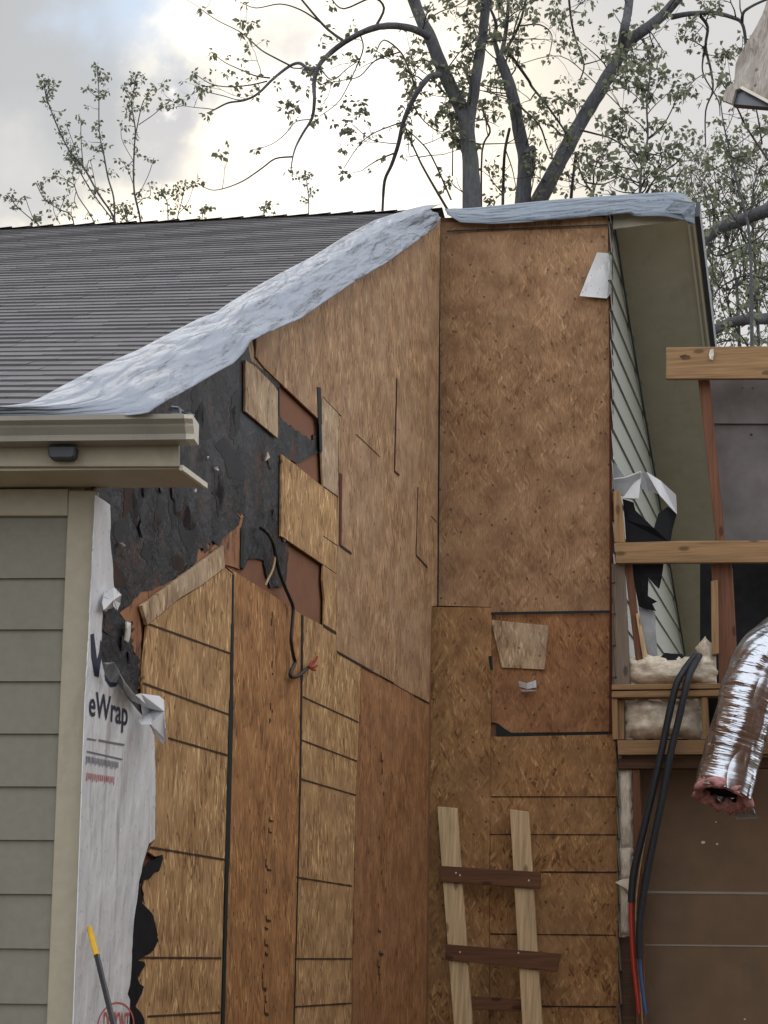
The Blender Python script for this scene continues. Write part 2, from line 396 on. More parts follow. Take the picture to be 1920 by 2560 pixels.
# ------------------------------------------------------------------ mesh tools
class MB:
    def __init__(s): s.v = []; s.f = []; s.uv = []; s.mi = []; s.tone = []; s.sm = []
    def face(s, pts, uvs=None, mi=0, tone=.5, smooth=False):
        i = len(s.v); s.v += [tuple(p) for p in pts]; s.f.append(tuple(range(i, i + len(pts))))
        s.uv.append(uvs or [(0, 0)] * len(pts)); s.mi.append(mi); s.tone.append(tone); s.sm.append(smooth)
    def grid(s, G, uvf=None, mi=0, smooth=True, close=False, tone=.5):
        """G rows of points sharing vertices"""
        i0 = len(s.v); nr, nc = len(G), len(G[0])
        for r in G: s.v += [tuple(p) for p in r]
        for r in range(nr - 1):
            for c in range(nc - (0 if close else 1)):
                c2 = (c + 1) % nc
                s.f.append((i0 + r * nc + c, i0 + r * nc + c2, i0 + (r + 1) * nc + c2, i0 + (r + 1) * nc + c))
                s.uv.append([uvf(r, c), uvf(r, c + 1), uvf(r + 1, c + 1), uvf(r + 1, c)] if uvf else [(0, 0)] * 4)
                s.mi.append(mi); s.tone.append(tone); s.sm.append(smooth)
    def build(s, name, mat, parent=None, recalc=False, bevel=0):
        me = bpy.data.meshes.new(name); me.from_pydata(s.v, [], s.f)
        ul = me.uv_layers.new(name='UVMap'); k = 0
        for u in s.uv:
            for x in u: ul.data[k].uv = x; k += 1
        a = me.attributes.new('tone', 'FLOAT', 'FACE')
        for i, tn in enumerate(s.tone): a.data[i].value = tn
        for m in (mat if isinstance(mat, (list, tuple)) else [mat]): me.materials.append(MATS[m])
        for i, p in enumerate(me.polygons): p.material_index = s.mi[i]; p.use_smooth = s.sm[i]
        me.validate(); me.update()
        if recalc or bevel:
            bm = bmesh.new(); bm.from_mesh(me); bmesh.ops.remove_doubles(bm, verts=bm.verts, dist=1e-5)
            bmesh.ops.recalc_face_normals(bm, faces=bm.faces)
            if bevel:
                es = [e for e in bm.edges if len(e.link_faces) == 2 and e.calc_face_angle(0) > .6]
                bmesh.ops.bevel(bm, geom=es, offset=bevel, segments=1, profile=.5, affect='EDGES', clamp_overlap=True)
            bm.to_mesh(me); bm.free()
        o = bpy.data.objects.new(name, me); COL.objects.link(o)
        if parent: o.parent = parent; o.matrix_parent_inverse = parent.matrix_basis.inverted()
        return o
def tag(o, label=None, cat=None, group=None, kind=None):
    if label: o['label'] = label
    if cat: o['category'] = cat
    if group: o['group'] = group
    if kind: o['kind'] = kind
    return o
def thing(name, loc, label, cat, group=None):
    o = bpy.data.objects.new(name, None); COL.objects.link(o); o.location = loc; o.empty_display_size = .1
    return tag(o, label, cat, group)
def hit(pl, p, off):
    px, py = p[0], p[1]; o = off
    if len(p) > 2 and isinstance(p[2], (int, float)): o = off + p[2]
    q = pl.hit(px, py, o)
    if len(p) > 2 and p[-1] == 'g': q.z = 0.0
    return q
def jag(pts, amp=3, step=12, seed=1, closed=True, edges=None):
    r = random.Random(seed); outp = []
    n = len(pts)
    for i in range(n if closed else n - 1):
        a, b = pts[i], pts[(i + 1) % n]; outp.append(a)
        if 'g' in a or 'g' in b or (edges is not None and i not in edges): continue
        Ld = math.hypot(b[0] - a[0], b[1] - a[1]); k = int(Ld / step)
        nx, ny = -(b[1] - a[1]) / (Ld + 1e-6), (b[0] - a[0]) / (Ld + 1e-6)
        for j in range(1, k):
            tt = (j + r.uniform(-.3, .3)) / k; d = r.uniform(-amp, amp)
            outp.append((a[0] + (b[0] - a[0]) * tt + nx * d, a[1] + (b[1] - a[1]) * tt + ny * d))
    if not closed: outp.append(pts[-1])
    return outp
def prism(mb, pl, pts, off=0., th=.01, mi=0):
    fr = [hit(pl, p, off + th) for p in pts]; bk = [q - pl.n * th for q in fr]
    uvs = [pl.uv(q) for q in fr]
    mb.face(fr, uvs, mi); mb.face(bk[::-1], uvs[::-1], mi)
    n = len(fr)
    for i in range(n):
        j = (i + 1) % n
        mb.face([fr[i], bk[i], bk[j], fr[j]], [uvs[i], (uvs[i][0] + th, uvs[i][1] + th), (uvs[j][0] + th, uvs[j][1] + th), uvs[j]], mi)
def sheet(name, pl, pts, off, th, mat, parent, bevel=0, label=None):
    mb = MB(); prism(mb, pl, pts, off, th)
    o = mb.build(name, mat, parent, recalc=True, bevel=bevel)
    if label: o['label'] = label
    return o
def strokes(name, pl, segs, off, width, mat, parent, th=.002, wob=0):
    """thin lines drawn on a plane; segs of pixel pairs, width in metres"""
    r = random.Random(len(segs) * 7 + 1); o = None
    for s in segs:
        mb = MB()
        if len(s) > 4 and s[4] <= 0: continue
        w = s[4] if len(s) > 4 else width
        a = pl.hit(s[0], s[1], off); b = pl.hit(s[2], s[3], off)
        d = (b - a); Ld = d.length; d.normalize(); q = pl.n.cross(d).normalized()
        k = max(1, int(Ld / .05)) if wob else 1
        P = []
        for i in range(k + 1):
            c = a + d * Ld * i / k; ww = w * (.5 + (r.uniform(-wob, wob) if wob else 0))
            P.append((c + q * ww, c - q * ww))
        for i in range(k):
            (a1, a2), (b1, b2) = P[i], P[i + 1]
            mb.face([a1, a2, b2, b1], [pl.uv(x) for x in (a1, a2, b2, b1)])
            mb.face([a1, b1, b1 + pl.n * th, a1 + pl.n * th]); mb.face([a2, b2, b2 + pl.n * th, a2 + pl.n * th])
            mb.face([a1 + pl.n * th, b1 + pl.n * th, b2 + pl.n * th, a2 + pl.n * th], [pl.uv(x) for x in (a1, b1, b2, a2)])
            e0, e1 = P[0], P[-1]; tn = pl.n * th
        mb.face([e0[0], e0[1], e0[1] + tn, e0[0] + tn]); mb.face([e1[0], e1[1], e1[1] + tn, e1[0] + tn])
        o = mb.build(name, mat, parent, recalc=True)
    return o
def tube(mb, pts, rads, seg=8, mi=0, wob=0., caps=True):
    """pts world points, rads per point; parallel frame"""
    pts = [Vector(p) for p in pts]; n = len(pts)
    ref = Vector((.3, .7, .64)).normalized(); rows = []; Lc = 0; ls = []
    for i in range(n):
        d = (pts[min(i + 1, n - 1)] - pts[max(i - 1, 0)]).normalized()
        a = d.cross(ref)
        if a.length < .05: a = d.cross(Vector((1, 0, 0)))
        a.normalize(); b = d.cross(a)
        if i: Lc += (pts[i] - pts[i - 1]).length
        ls.append(Lc)
        row = []
        for k in range(seg):
            an = 2 * math.pi * k / seg; rr = rads[i] * (1 + (wob * mnoise.noise(pts[i] * 7 + Vector((k * 1.7, 0, 0))) if wob else 0))
            row.append(pts[i] + (a * math.cos(an) + b * math.sin(an)) * rr)
        rows.append(row)
    mb.grid(rows, lambda r, c: (c / seg * rads[min(r, n - 1)] * 6.28, ls[r]), mi, True, True)
    if caps:
        mb.face(rows[0][::-1], None, mi); mb.face(rows[-1], None, mi)
def smoothpts(P, k=4):
    """Catmull-Rom"""
    P = [Vector(p) for p in P]; o = []
    for i in range(len(P) - 1):
        p0 = P[max(i - 1, 0)]; p1 = P[i]; p2 = P[i + 1]; p3 = P[min(i + 2, len(P) - 1)]
        for j in range(k):
            t = j / k
            o.append(.5 * ((2 * p1) + (p2 - p0) * t + (2 * p0 - 5 * p1 + 4 * p2 - p3) * t * t + (3 * p1 - p0 - 3 * p2 + p3) * t ** 3))
    o.append(P[-1]); return o
def text_on(name, s, pl, a, b, height, off, mat, parent, bold=.0, xshear=0):
    """lettering as flat mesh from baseline point a to b (pixels) on a wall plane"""
    cu = bpy.data.curves.new(name, 'FONT'); cu.body = s; cu.size = 1; cu.offset = bold; cu.extrude = .0
    to = bpy.data.objects.new(name, cu); COL.objects.link(to)
    bpy.context.view_layer.update()
    me = bpy.data.meshes.new_from_object(to.evaluated_get(bpy.context.evaluated_depsgraph_get()))
    bpy.data.objects.remove(to)
    xs = [v.co.x for v in me.vertices]; ys = [v.co.y for v in me.vertices]
    x0, x1 = min(xs), max(xs); capy = .72
    A = pl.hit(a[0], a[1], off); B = pl.hit(b[0], b[1], off); d = B - A
    for v in me.vertices:
        t = (v.co.x - x0) / (x1 - x0); y = v.co.y / capy * height
        v.co = A + d * t + pl.v * y + pl.n * .001
    me.materials.clear(); me.materials.append(MATS[mat])
    o = bpy.data.objects.new(name, me); COL.objects.link(o)
    if parent: o.parent = parent; o.matrix_parent_inverse = parent.matrix_basis.inverted()
    return o

# ================================================================== GROUND
g = MB(); g.grid([[Vector((x * 60, y * 60, -.01)) for x in range(-12, 13)] for y in range(-12, 13)], lambda r, c: (c * 60, r * 60), smooth=False)
tag(g.build('ground', 'ground'), kind='structure')

# ================================================================== HOUSE
house = thing('damaged_house', (C0.x, C0.y, 0), 'fire damaged house with grey shingle roof, grey siding and bare strand board gable', 'house')
# -- lap siding on the front wall (one wall, real lapped boards)
def zF(py): return PF.hit(60, py).z
ys = [1289, 1448, 1578, 1706, 1838, 1970, 2103, 2237, 2373, 2509]
zs = [zF(y) for y in ys]; step = (zs[1] - zs[-1]) / (len(zs) - 2)
zs = [zs[0] + .06] + [zs[1] - step * i for i in range(0, 20) if zs[1] - step * i > .1] + [.1]
mb = MB(); xl = -6.0
for i in range(len(zs) - 1):
    zt, zb = zs[i], zs[i + 1]
    uR = PF.uv(PF.hit(170, 1289))[0] + .0 ; uL = xl
    # thick butt edge at bottom of every board
    def q(u, z, o): return PF.o + PF.u * (u) + PF.n * o + Vector((0, 0, z - PF.o.z))
    xr = -.052
    mb.face([q(uL, zt, .010), q(xr, zt, .010), q(xr, zb, .022), q(uL, zb, .022)][::-1], [(uL, zt), (xr, zt), (xr, zb), (uL, zb)][::-1])
    mb.face([q(uL, zb, .022), q(xr, zb, .022), q(xr, zb, .006), q(uL, zb, .006)][::-1], [(uL, zb), (xr, zb), (xr, zb + .01), (uL, zb + .01)][::-1])
mb.build('siding', 'siding', house)
rj = random.Random(5)
for i in range(1, len(zs) - 1):
    zt, zb = zs[i], zs[i + 1]; u = -rj.uniform(.25, 3.4)
    mb = MB(); mb.face([q(u, zt - .012, .0135), q(u + .0025, zt - .012, .0135), q(u + .0025, zb + .001, .0230), q(u, zb + .001, .0230)]); mb.build('butt_joint', 'clip', house)
# corner trim and frieze board
sheet('corner_trim', PF, [(171, 1226), (243, 1226), (184, 2560, 'g'), (117, 2560, 'g')], .0, .032, 'trim', house, .003)
sheet('frieze_board', PF, [(-700, 1222), (169.5, 1222), (169.5, 1289), (-700, 1289)], .0, .036, 'trim', house, .003)
# wall core behind the front wall
def q3(u, z, o): return PF.o + PF.u * u + PF.n * o + Vector((0, 0, z - PF.o.z))
mb = MB(); zt_ = PF.hit(100, 1215).z
mb.face([q3(-6, 0, -.005), q3(-.02, 0, -.005), q3(-.02, zt_, -.005), q3(-6, zt_, -.005)])
mb.build('wall_core', 'trim', house)
# eave: soffit, fascia, gutter
zs_ = PF.hit(300, 1220, 0).z
def offF(u, o, z): return PF.o + PF.u * u + PF.n * o + Vector((0, 0, z - PF.o.z))
sb = Vector(PF.hit(509, 1213, .0)); uS = PF.uv(sb)[0]
zsof = zs_
# soffit front edge pixel (447,1165)
fp = None
for k in range(10, 60):
    o_ = k * .01; h = PF.hit(447, 1165, o_)
    if abs(h.z - zsof) < .012: fp = (o_, h); break
OF = fp[0] if fp else .35
uf = PF.uv(PF.hit(447, 1165, OF))[0]
mb = MB()
pts = [offF(-7, .0, zsof), offF(uS, .0, zsof), offF(uf, OF, zsof), offF(-7, OF, zsof)]
up = Vector((0, 0, .014))
mb.face(pts, [(-7, 0), (uS, 0), (uf, OF), (-7, OF)]); mb.face([p + up for p in pts][::-1], [(0, 0)] * 4)
for i in range(4): mb.face([pts[i], pts[i] + up, pts[(i + 1) % 4] + up, pts[(i + 1) % 4]])
mb.build('soffit', 'soffit', house, recalc=True)
mb = MB()
pts = [offF(uS + .002, .0, zsof - .004), offF(uS + .014, .0, zsof - .004), offF(uf + .014, OF, zsof - .004), offF(uf + .002, OF, zsof - .004)]
up2 = Vector((0, 0, .018))
mb.face(pts); mb.face([p + up2 for p in pts][::-1])
for i in range(4): mb.face([pts[i], pts[i] + up2, pts[(i + 1) % 4] + up2, pts[(i + 1) % 4]])
mb.build('soffit_edge', 'gutter_light', house, recalc=True)
zg = PF.hit(300, 1107, OF + .02).z
sheet('fascia', PF, [(-900, 1060), (447, 1060), (447, 1166), (-900, 1166)], OF, .02, 'trim', house, .002)
# K-style gutter profile swept
og = OF + .021
zt = PF.hit(300, 1036, og + .13).z
zb = PF.hit(300, 1104, og + .06).z
prof = [(.0, zt - .004), (.0, zb), (.085, zb), (.088, zb + .018), (.108, zb + .040), (.112, zt - .028), (.132, zt - .016), (.134, zt - .002), (.122, zt), (.120, zt - .014)]
uG0, uG1 = -7.0, PF.uv(PF.hit(459, 1035, og + .13))[0]
mb = MB()
rows = [[offF(u, og + o, z) for (o, z) in prof] for u in (uG0, -4, -2, -1.2, -.6, -.3, uG1)]
mb.grid(rows, lambda r, c: ([uG0, -4, -2, -1.2, -.6, -.3, uG1][r], c * .03), smooth=False)
inner = [[p - Vector((0, 0, .0)) + PF.n * -.002 for p in r] for r in rows]
gut = mb.build('gutter', 'gutter', house)
mod = gut.modifiers.new('solid', 'SOLIDIFY'); mod.thickness = .0015
mb = MB(); cap = [offF(uG1 + .001, og + o, z) for o, z in prof[:8]]; cap2 = [p + PF.u * .028 - PF.n * .01 * (i / 8) for i, p in enumerate(cap)]
mb.face(cap2); mb.face(cap[::-1])
for i in range(len(cap)): j = (i + 1) % len(cap); mb.face([cap[i], cap2[i], cap2[j], cap[j]])
mb.build('end_cap', 'gutter_light', gut, recalc=True)
# dark clip below the gutter
sheet('downspout_outlet', PF, [(117, 1113), (190, 1113), (186, 1142), (176, 1146), (126, 1146), (121, 1140)], OF + .022, .05, 'clip', gut, .006)
def proj(p):
    q = RW.transposed() @ (p - EYE); return (CX - q.x / q.z * FPX, CY + q.y / q.z * FPX)
TT = [(-60, 1026), (0, 1019), (62, 1011), (100, 996), (154, 966), (251, 916), (347, 873), (405, 843), (498, 796), (540, 781), (571, 758), (637, 719), (700, 684), (784, 640), (870, 586), (936, 551), (1022, 523), (1060, 514), (1102, 511)]
def ymid(x):
    for (x0, y0), (x1, y1) in zip(TT[:-1], TT[1:]):
        if x0 <= x <= x1: return y0 + (y1 - y0) * (x - x0) / (x1 - x0) + (26 if x < 950 else 14)
    return 1e9 if x < 0 else 0
# -- shingle roof: every tab modelled
roof = MB()
eRr = RP.hit(330, 1030); rRr = RP.hit(1098, 530)
def roofpt(s, t):   # s metres-ish fraction 0 = rake, 1 = far left
    e = eR.lerp(eL, s); r_ = rR.lerp(rL, s); return e.lerp(r_, t)
# make right border follow below the tarp
eaveR = PF.hit(455, 1046, EAVE_F); eaveL2 = eaveR + (eL - eaveR).normalized() * 7.5
ridR = rR.copy(); ridL2 = ridR + (rL - rR).normalized() * 9.0
nrm = (eaveR - ridR).cross(ridL2 - ridR).normalized()
if nrm.z < 0: nrm = -nrm
slope = (ridR - eaveR).length; NC = int(slope / .115)
# rake edge: covered by the tarp
rake0 = RP.hit(330, 1026); rake0 = eaveR.lerp(eaveL2, .03)
r1 = random.Random(3)
for i in range(NC):
    t0, t1 = i / NC, (i + 1) / NC + .25 / NC
    a0, b0 = eaveR.lerp(ridR, t0), eaveL2.lerp(ridL2, t0)
    a1, b1 = eaveR.lerp(ridR, min(1, t1)), eaveL2.lerp(ridL2, min(1, t1))
    s = 0.0; Lw = (b0 - a0).length
    while s < .4:
        px_, py_ = proj(a0.lerp(b0, s))
        if py_ < ymid(px_): break
        s += .004
    while s < 1:
        w = r1.choice([.08, .12, .16, .20]) / Lw; e = min(1, s + w)
        tn = r1.uniform(.2, .8); hgt = r1.choice([.007, .0075, .008]) + .002 * math.sin(s * 40 + i); drop = r1.choice([0, 0, 0, .003])
        dn = (a0 - a1).normalized() * drop
        p = [a0.lerp(b0, s) + nrm * (.004 + hgt) + dn, a0.lerp(b0, e) + nrm * (.004 + hgt) + dn, a1.lerp(b1, e) + nrm * .002, a1.lerp(b1, s) + nrm * .002]
        ux, vy = s * Lw, i * .115
        roof.face([p[0], p[3], p[2], p[1]], [(ux, vy), (ux, vy + .17), (ux + w * Lw, vy + .17), (ux + w * Lw, vy)], tone=tn)
        lo = [p[0] - nrm * (hgt + .004), p[1] - nrm * (hgt + .004)]
        roof.face([p[1], lo[1], lo[0], p[0]], [(ux, vy)] * 4, tone=0)
        s = e
# ridge caps and deck underside + back slope
dk = -nrm * .02
roof.face([PG.o + PG.n * .0 + Vector((0, 0, 0)) if False else eaveR.lerp(eaveL2, .045) + dk, eaveL2 + dk, ridL2 + dk, ridR.lerp(ridL2, .02) + dk], tone=.1)
bn = gd.copy(); back = (gd * math.cos(math.radians(25)) - Vector((0, 0, math.sin(math.radians(25)))))
roof.face([ridR, ridL2, ridL2 + back * 5, ridR + back * 5][::-1], [(0, 0), (9, 0), (9, 5), (0, 5)], tone=.4)
k = 0; rd = (ridL2 - ridR); RL = rd.length; rd.normalize()
while k * .15 < RL:
    c0 = ridR + rd * (k * .15 - .02); c1 = c0 + rd * .17; h0 = Vector((0, 0, .022 + r1.uniform(0, .006))); h1 = Vector((0, 0, .012))
    dn = (eaveR - ridR).normalized()
    roof.face([c0 + h0, c1 + h1, c1 + dn * .13 + nrm * .02, c0 + dn * .13 + nrm * .03], [(k, 0), (k + .15, 0), (k + .15, .1), (k, .1)], tone=r1.random())
    roof.face([c0 + h0, c0 + back * .13 + Vector((0, 0, .03)), c1 + back * .13 + Vector((0, 0, .02)), c1 + h1], None, tone=r1.random())
    k += 1
roof.build('roof', 'shingle', house)

# -- gable wall: base sheathing, charred felt, boards
YB = 2560
sheet('sheathing', PG, [(236, 1120), (300, 1040), (420, 980), (620, 850), (1090, 560), (1066, 2560, 'g'), (186, 2560, 'g')], -.03, .03, 'brown_sheath', house)
char = [(236, 1215), (236, 1120), (300, 1040), (420, 965), (640, 820), (645, 850), (640, 900), (700, 960), (698, 1035), (708, 1052), (716, 1056), (723, 1067), (729, 1063), (737, 1075),
        (747, 1077), (755, 1088), (766, 1089), (775, 1101), (783, 1100), (783, 1088), (789, 1085), (794, 1092), (800, 1108), (803, 1130), (778, 1140), (757, 1152), (741, 1158), (720, 1148), (704, 1136), (702, 1338), (724, 1354),
        (722, 1366), (717, 1442), (712, 1462), (700, 1468), (690, 1466), (676, 1470), (668, 1444), (664, 1425), (661, 1402), (640, 1396), (621, 1396), (616, 1410), (610, 1424), (603, 1420), (600, 1400), (604, 1320), (611, 1290),
        (606, 1282), (602, 1290), (596, 1279), (593, 1283), (600, 1300), (598, 1312), (588, 1322), (580, 1327), (570, 1334), (558, 1344), (550, 1366), (541, 1362), (531, 1350), (527, 1364), (518, 1355), (522, 1376), (511, 1384), (508, 1370), (497, 1371), (492, 1402), (484, 1410), (473, 1427),
        (460, 1430), (446, 1434), (440, 1446), (425, 1452), (408, 1463), (392, 1466), (384, 1474), (362, 1478), (352, 1480), (344, 1492), (336, 1496), (330, 1508), (322, 1516), (308, 1520), (300, 1531), (304, 1544), (315, 1553), (326, 1556), (332, 1552), (334, 1560), (326, 1566), (330, 1572), (338, 1570), (332, 1580),
        (322, 1585), (320, 1600), (330, 1596), (335, 1602), (326, 1612), (334, 1622), (333, 1634), (345, 1640), (350, 1650), (345, 1664), (352, 1680), (346, 1700), (350, 1712), (340, 1724), (352, 1790), (386, 1850), (400, 1880), (330, 2100), (230, 2300), (200, 2100), (216, 1700)]
mb = MB(); prism(mb, PG, jag(char, 1.6, 9, 5), 0.001, .010)
charred = mb.build('charred_sheathing', 'char', house, recalc=True)
# curled charred flakes standing off the burnt face
mb = MB(); rc = random.Random(12)
def inpoly(x, y, poly):
    c = False; j = len(poly) - 1
    for i in range(len(poly)):
        xi, yi, xj, yj = poly[i][0], poly[i][1], poly[j][0], poly[j][1]
        if (yi > y) != (yj > y) and x < (xj - xi) * (y - yi) / (yj - yi) + xi: c = not c
        j = i
    return c
cnt = 0
while cnt < 16:
    x, y = rc.uniform(240, 720), rc.uniform(900, 1700)
    if not inpoly(x, y, char): continue
    cnt += 1
    c = PG.hit(x, y, .012); w, h = rc.uniform(.02, .06), rc.uniform(.05, .12); an = rc.uniform(-.5, .5) + .5
    U = PG.u * math.cos(an) + PG.v * math.sin(an); V = PG.v * math.cos(an) - PG.u * math.sin(an)
    nseg = 5; P = []
    for k in range(nseg):
        a = 2 * math.pi * k / nseg + rc.uniform(-.4, .4); rr = rc.uniform(.5, 1)
        P.append(c + U * math.cos(a) * w * rr + V * math.sin(a) * h * .5 * rr + PG.n * rc.uniform(0, .012))
    mb = MB(); mb.face(P, [(p.x * 3 + cnt, p.z) for p in P]); mb.face([p - PG.n * .004 for p in P][::-1]); mb.build('char_flake', 'char', charred, recalc=True)
# torn and curled layers of burnt felt
plain('char_layer', (.013, .014, .018), .6, .5, 5, .5, .3); plain('char_brown', (.040, .022, .017), .7, .5, 6, .5, .2)
cnt = 0
while cnt < 26:
    x, y = rc.uniform(250, 700), rc.uniform(940, 1460)
    w, h = rc.uniform(8, 40), rc.uniform(25, 90); nn_ = 8; P = []
    sl = rc.uniform(.2, .8)
    for k in range(nn_):
        a = 2 * math.pi * k / nn_ + rc.uniform(-.2, .2); rr = rc.uniform(.3, 1.1)
        P.append((x + w * rr * math.cos(a), y + h * rr * math.sin(a) + w * rr * math.cos(a) * sl, 0.0)) if False else P.append((x + w * rr * math.cos(a), y + h * rr * math.sin(a) + w * rr * math.cos(a) * sl))
    if not all(inpoly(p[0], p[1], char) for p in P): continue
    cnt += 1
    sheet('burnt_layer', PG, jag(P, 2.5, 6, cnt), .0105, .0018, 'char_layer' if rc.random() < .68 else 'char_brown', charred)
# orange scorched lip where the fire stopped
for pts in ([(598, 1276), (612, 1284), (612, 1300), (604, 1318), (600, 1424), (562, 1412), (559, 1364), (548, 1372), (560, 1340), (582, 1324), (598, 1308), (602, 1296), (594, 1284)],
            [(352, 1478), (408, 1462), (473, 1424), (490, 1404), (497, 1370), (505, 1384), (518, 1352), (530, 1370), (545, 1352), (556, 1362), (354, 1514), (352, 1640), (360, 1640), (358, 1716), (346, 1722), (342, 1640), (324, 1600), (330, 1570), (300, 1532), (322, 1514), (336, 1494)]):
    sheet('scorched_edge', PG, jag(pts, 2.0, 10, len(pts)), .0015, .0075, 'scorch', house)
# boards on the gable wall
T = .011
def board(name, pts, mat, off=.012, th=T, pl=PG, jg=0, label=None, bevel=.0012):
    return sheet(name, pl, jag(pts, jg, 25, 3) if jg else pts, off, th, mat, house, bevel, label)
board('strand_board', [(642, 838), (660, 800), (900, 640), (1101, 548), (1096, 1000), (1093, 1514), (1079, 1516), (1073, 1759), (1000, 1718), (905, 1663), (842, 1627), (842, 1310), (848, 1224), (846, 1033), (797, 992), (795, 1046), (663, 921), (641, 893)], 'osb_aged')
board('strand_board', [(614, 900), (640, 917), (686, 964), (695, 978), (695, 1096), (614, 1028)], 'osb_pale', .016)
board('board_strip', [(619, 858), (630, 850), (640, 896), (700, 950), (699, 962), (640, 910), (628, 902)], 'osb_pale', .006, .006)
board('strand_board', [(705, 1136), (737, 1160), (804, 1214), (809, 1218), (842, 1240), (842, 1330), (841, 1434), (808, 1411), (703, 1340)], 'osb_fresh', .014)
board('board_strip', [(806, 992), (846, 1034), (845, 1240), (808, 1216), (804, 1120)], 'osb_pale', .015)
board('board_strip', [(809, 1413), (842, 1436), (840, 1582), (811, 1566), (812, 1500), (807, 1450)], 'osb_fresh', .013)
board('strand_board', [(355, 1514), (559, 1364), (563, 1419), (500, 1466), (455, 1492), (440, 1504), (369, 1563)], 'osb_pale', .016, .014, label='pale angled strip capping the lower panels')
board('strand_board', [(369, 1564), (440, 1505), (500, 1467), (563, 1420), (582, 1434), (580, 1640), (578, 1880), (562, 2150), (551, 2560, 'g'), (330, 2560, 'g'), (336, 2540), (345, 2500), (340, 2470), (352, 2440), (345, 2400), (378, 2384), (396, 2340), (380, 2290), (352, 2262), (360, 2240), (350, 2210), (372, 2190), (400, 2160), (404, 2138), (388, 2142), (372, 2130), (390, 2097), (386, 1840), (360, 1760), (357, 1710), (361, 1650)], 'osb_fresh', .012)
board('strand_board', [(584, 1434), (565, 1415), (600, 1437), (676, 1484), (754, 1536), (753, 1700), (747, 2000), (732, 2560, 'g'), (566, 2560, 'g'), (572, 2150), (584, 1800)], 'osb_amber', .012)
board('strand_board', [(760, 1539), (812, 1566), (841, 1582), (841, 1629), (902, 1663), (898, 1806), (889, 2000), (880, 2400), (879, 2560, 'g'), (737, 2560, 'g'), (743, 2200), (757, 1700)], 'osb_fresh', .012)
board('strand_board', [(904, 1665), (1000, 1720), (1073, 1761), (1070, 2000), (1063, 2560, 'g'), (881, 2560, 'g'), (890, 2000), (899, 1806)], 'osb_rust', .010)
# dark seams / slots between the boards
strokes('seam', PG, [(583, 1436, 581, 1560, .018), (581, 1560, 578, 1750, .035), (578, 1750, 572, 2000, .055), (572, 2000, 567, 2180, .055), (567, 2180, 557, 2560, .04)], .0246, .03, 'seam', house)
strokes('seam', PG, [(756, 1538, 754, 1700, .034), (754, 1700, 750, 1990, .024), (750, 1990, 735, 2560, .014)], .0245, .02, 'seam', house)
strokes('seam', PG, [(797, 968, 800, 1060, .07), (800, 1060, 802, 1128, .05)], .0245, .04, 'seam', house)
strokes('seam', PG, [(701, 1180, 701, 1338, .035), (697, 968, 697, 1040, .02), (640, 850, 641, 893, .02), (641, 893, 700, 955, .012), (700, 955, 794, 1047, .007), (606, 1320, 604, 1420, .045)], .0125, .04, 'seam', house)
strokes('seam', PG, [(852, 1184, 850, 1366, .05)], .0245, .02, 'seam_red', house)
strokes('seam', PG, [(851, 1364, 878, 1384, .014), (843, 1630, 930, 1679, .012), (930, 1679, 985, 1708, .007), (1035, 1738, 1073, 1758, .008), (808, 1563, 840, 1583, .014), (1040, 1388, 1068, 1418, .012), (1045, 1218, 1040, 1385, .010), (992, 947, 986, 1180, .02), (986, 1178, 998, 1188, .012), (890, 1085, 950, 1142, .003), (1078, 1290, 1092, 1306, .004),
        (806, 992, 852, 1040, .004), (808, 1216, 844, 1242, .006), (808, 1340, 843, 1364, .004), (735, 1333, 842, 1328, .0)], .0245, .01, 'seam_brown', house)
nail = [(372, 1560, 577, 1634), (358, 1708, 574, 1787), (421, 1845, 568, 1888), (374, 2118, 562, 2149), (347, 2394, 553, 2395), (369, 2541, 551, 2531),
        (757, 1742, 897, 1806), (754, 1850, 893, 1903), (751, 1947, 890, 1988), (741, 2193, 880, 2215), (737, 2397, 881, 2397), (735, 2517, 879, 2508)]
strokes('chalk_line', PG, nail, .0245, .0075, 'stamp', house, .001, .12)
# printed stamps running down the middle of the boards
def stamps(pl, x0, y0, x1, y1, seed, off=.0245, mat='stamp'):
    r = random.Random(seed); segs = []; y = y0
    while y < y1:
        t = (y - y0) / (y1 - y0); x = x0 + (x1 - x0) * t
        if r.random() < .62:
            h = r.uniform(5, 22); dx = r.uniform(-5, 5)
            segs.append((x + dx, y, x + dx + r.uniform(-1, 1), y + h, .012))
            if r.random() < .45: segs.append((x + dx, y + h, x + dx + r.uniform(3, 11), y + h + 2, .010))
        y += r.uniform(14, 40)
    return strokes('board_stamp', pl, segs, off, .006, mat, house, .0008, .2)
stamps(PG, 682, 1530, 658, 2540, 3); stamps(PG, 957, 1880, 945, 2500, 8); stamps(PG, 1002, 1105, 1000, 1165, 5)
# nailed white tuft and little bits on the charred face
for (x, y, s) in ((669, 1140, .02), (322, 1580, .035), (520, 1145, .007), (544, 1172, .009), (308, 1362, .008), (490, 1226, .008)):
    mb = MB(); c = PG.hit(x, y, .03)
    P = [c + PG.u * s * .9 * math.cos(a) + PG.v * s * math.sin(a) * 1.1 + PG.n * rc.uniform(-.01, .01) for a in [k * 1.05 + rc.uniform(-.3, .3) for k in range(6)]]
    mb.face(P); mb.face([p - PG.n * .006 for p in P][::-1])
    for i in range(6): mb.face([P[i], P[i] - PG.n * .006, P[(i + 1) % 6] - PG.n * .006, P[(i + 1) % 6]])
    mb.build('plaster_bit', 'stone_bit', house, recalc=True)

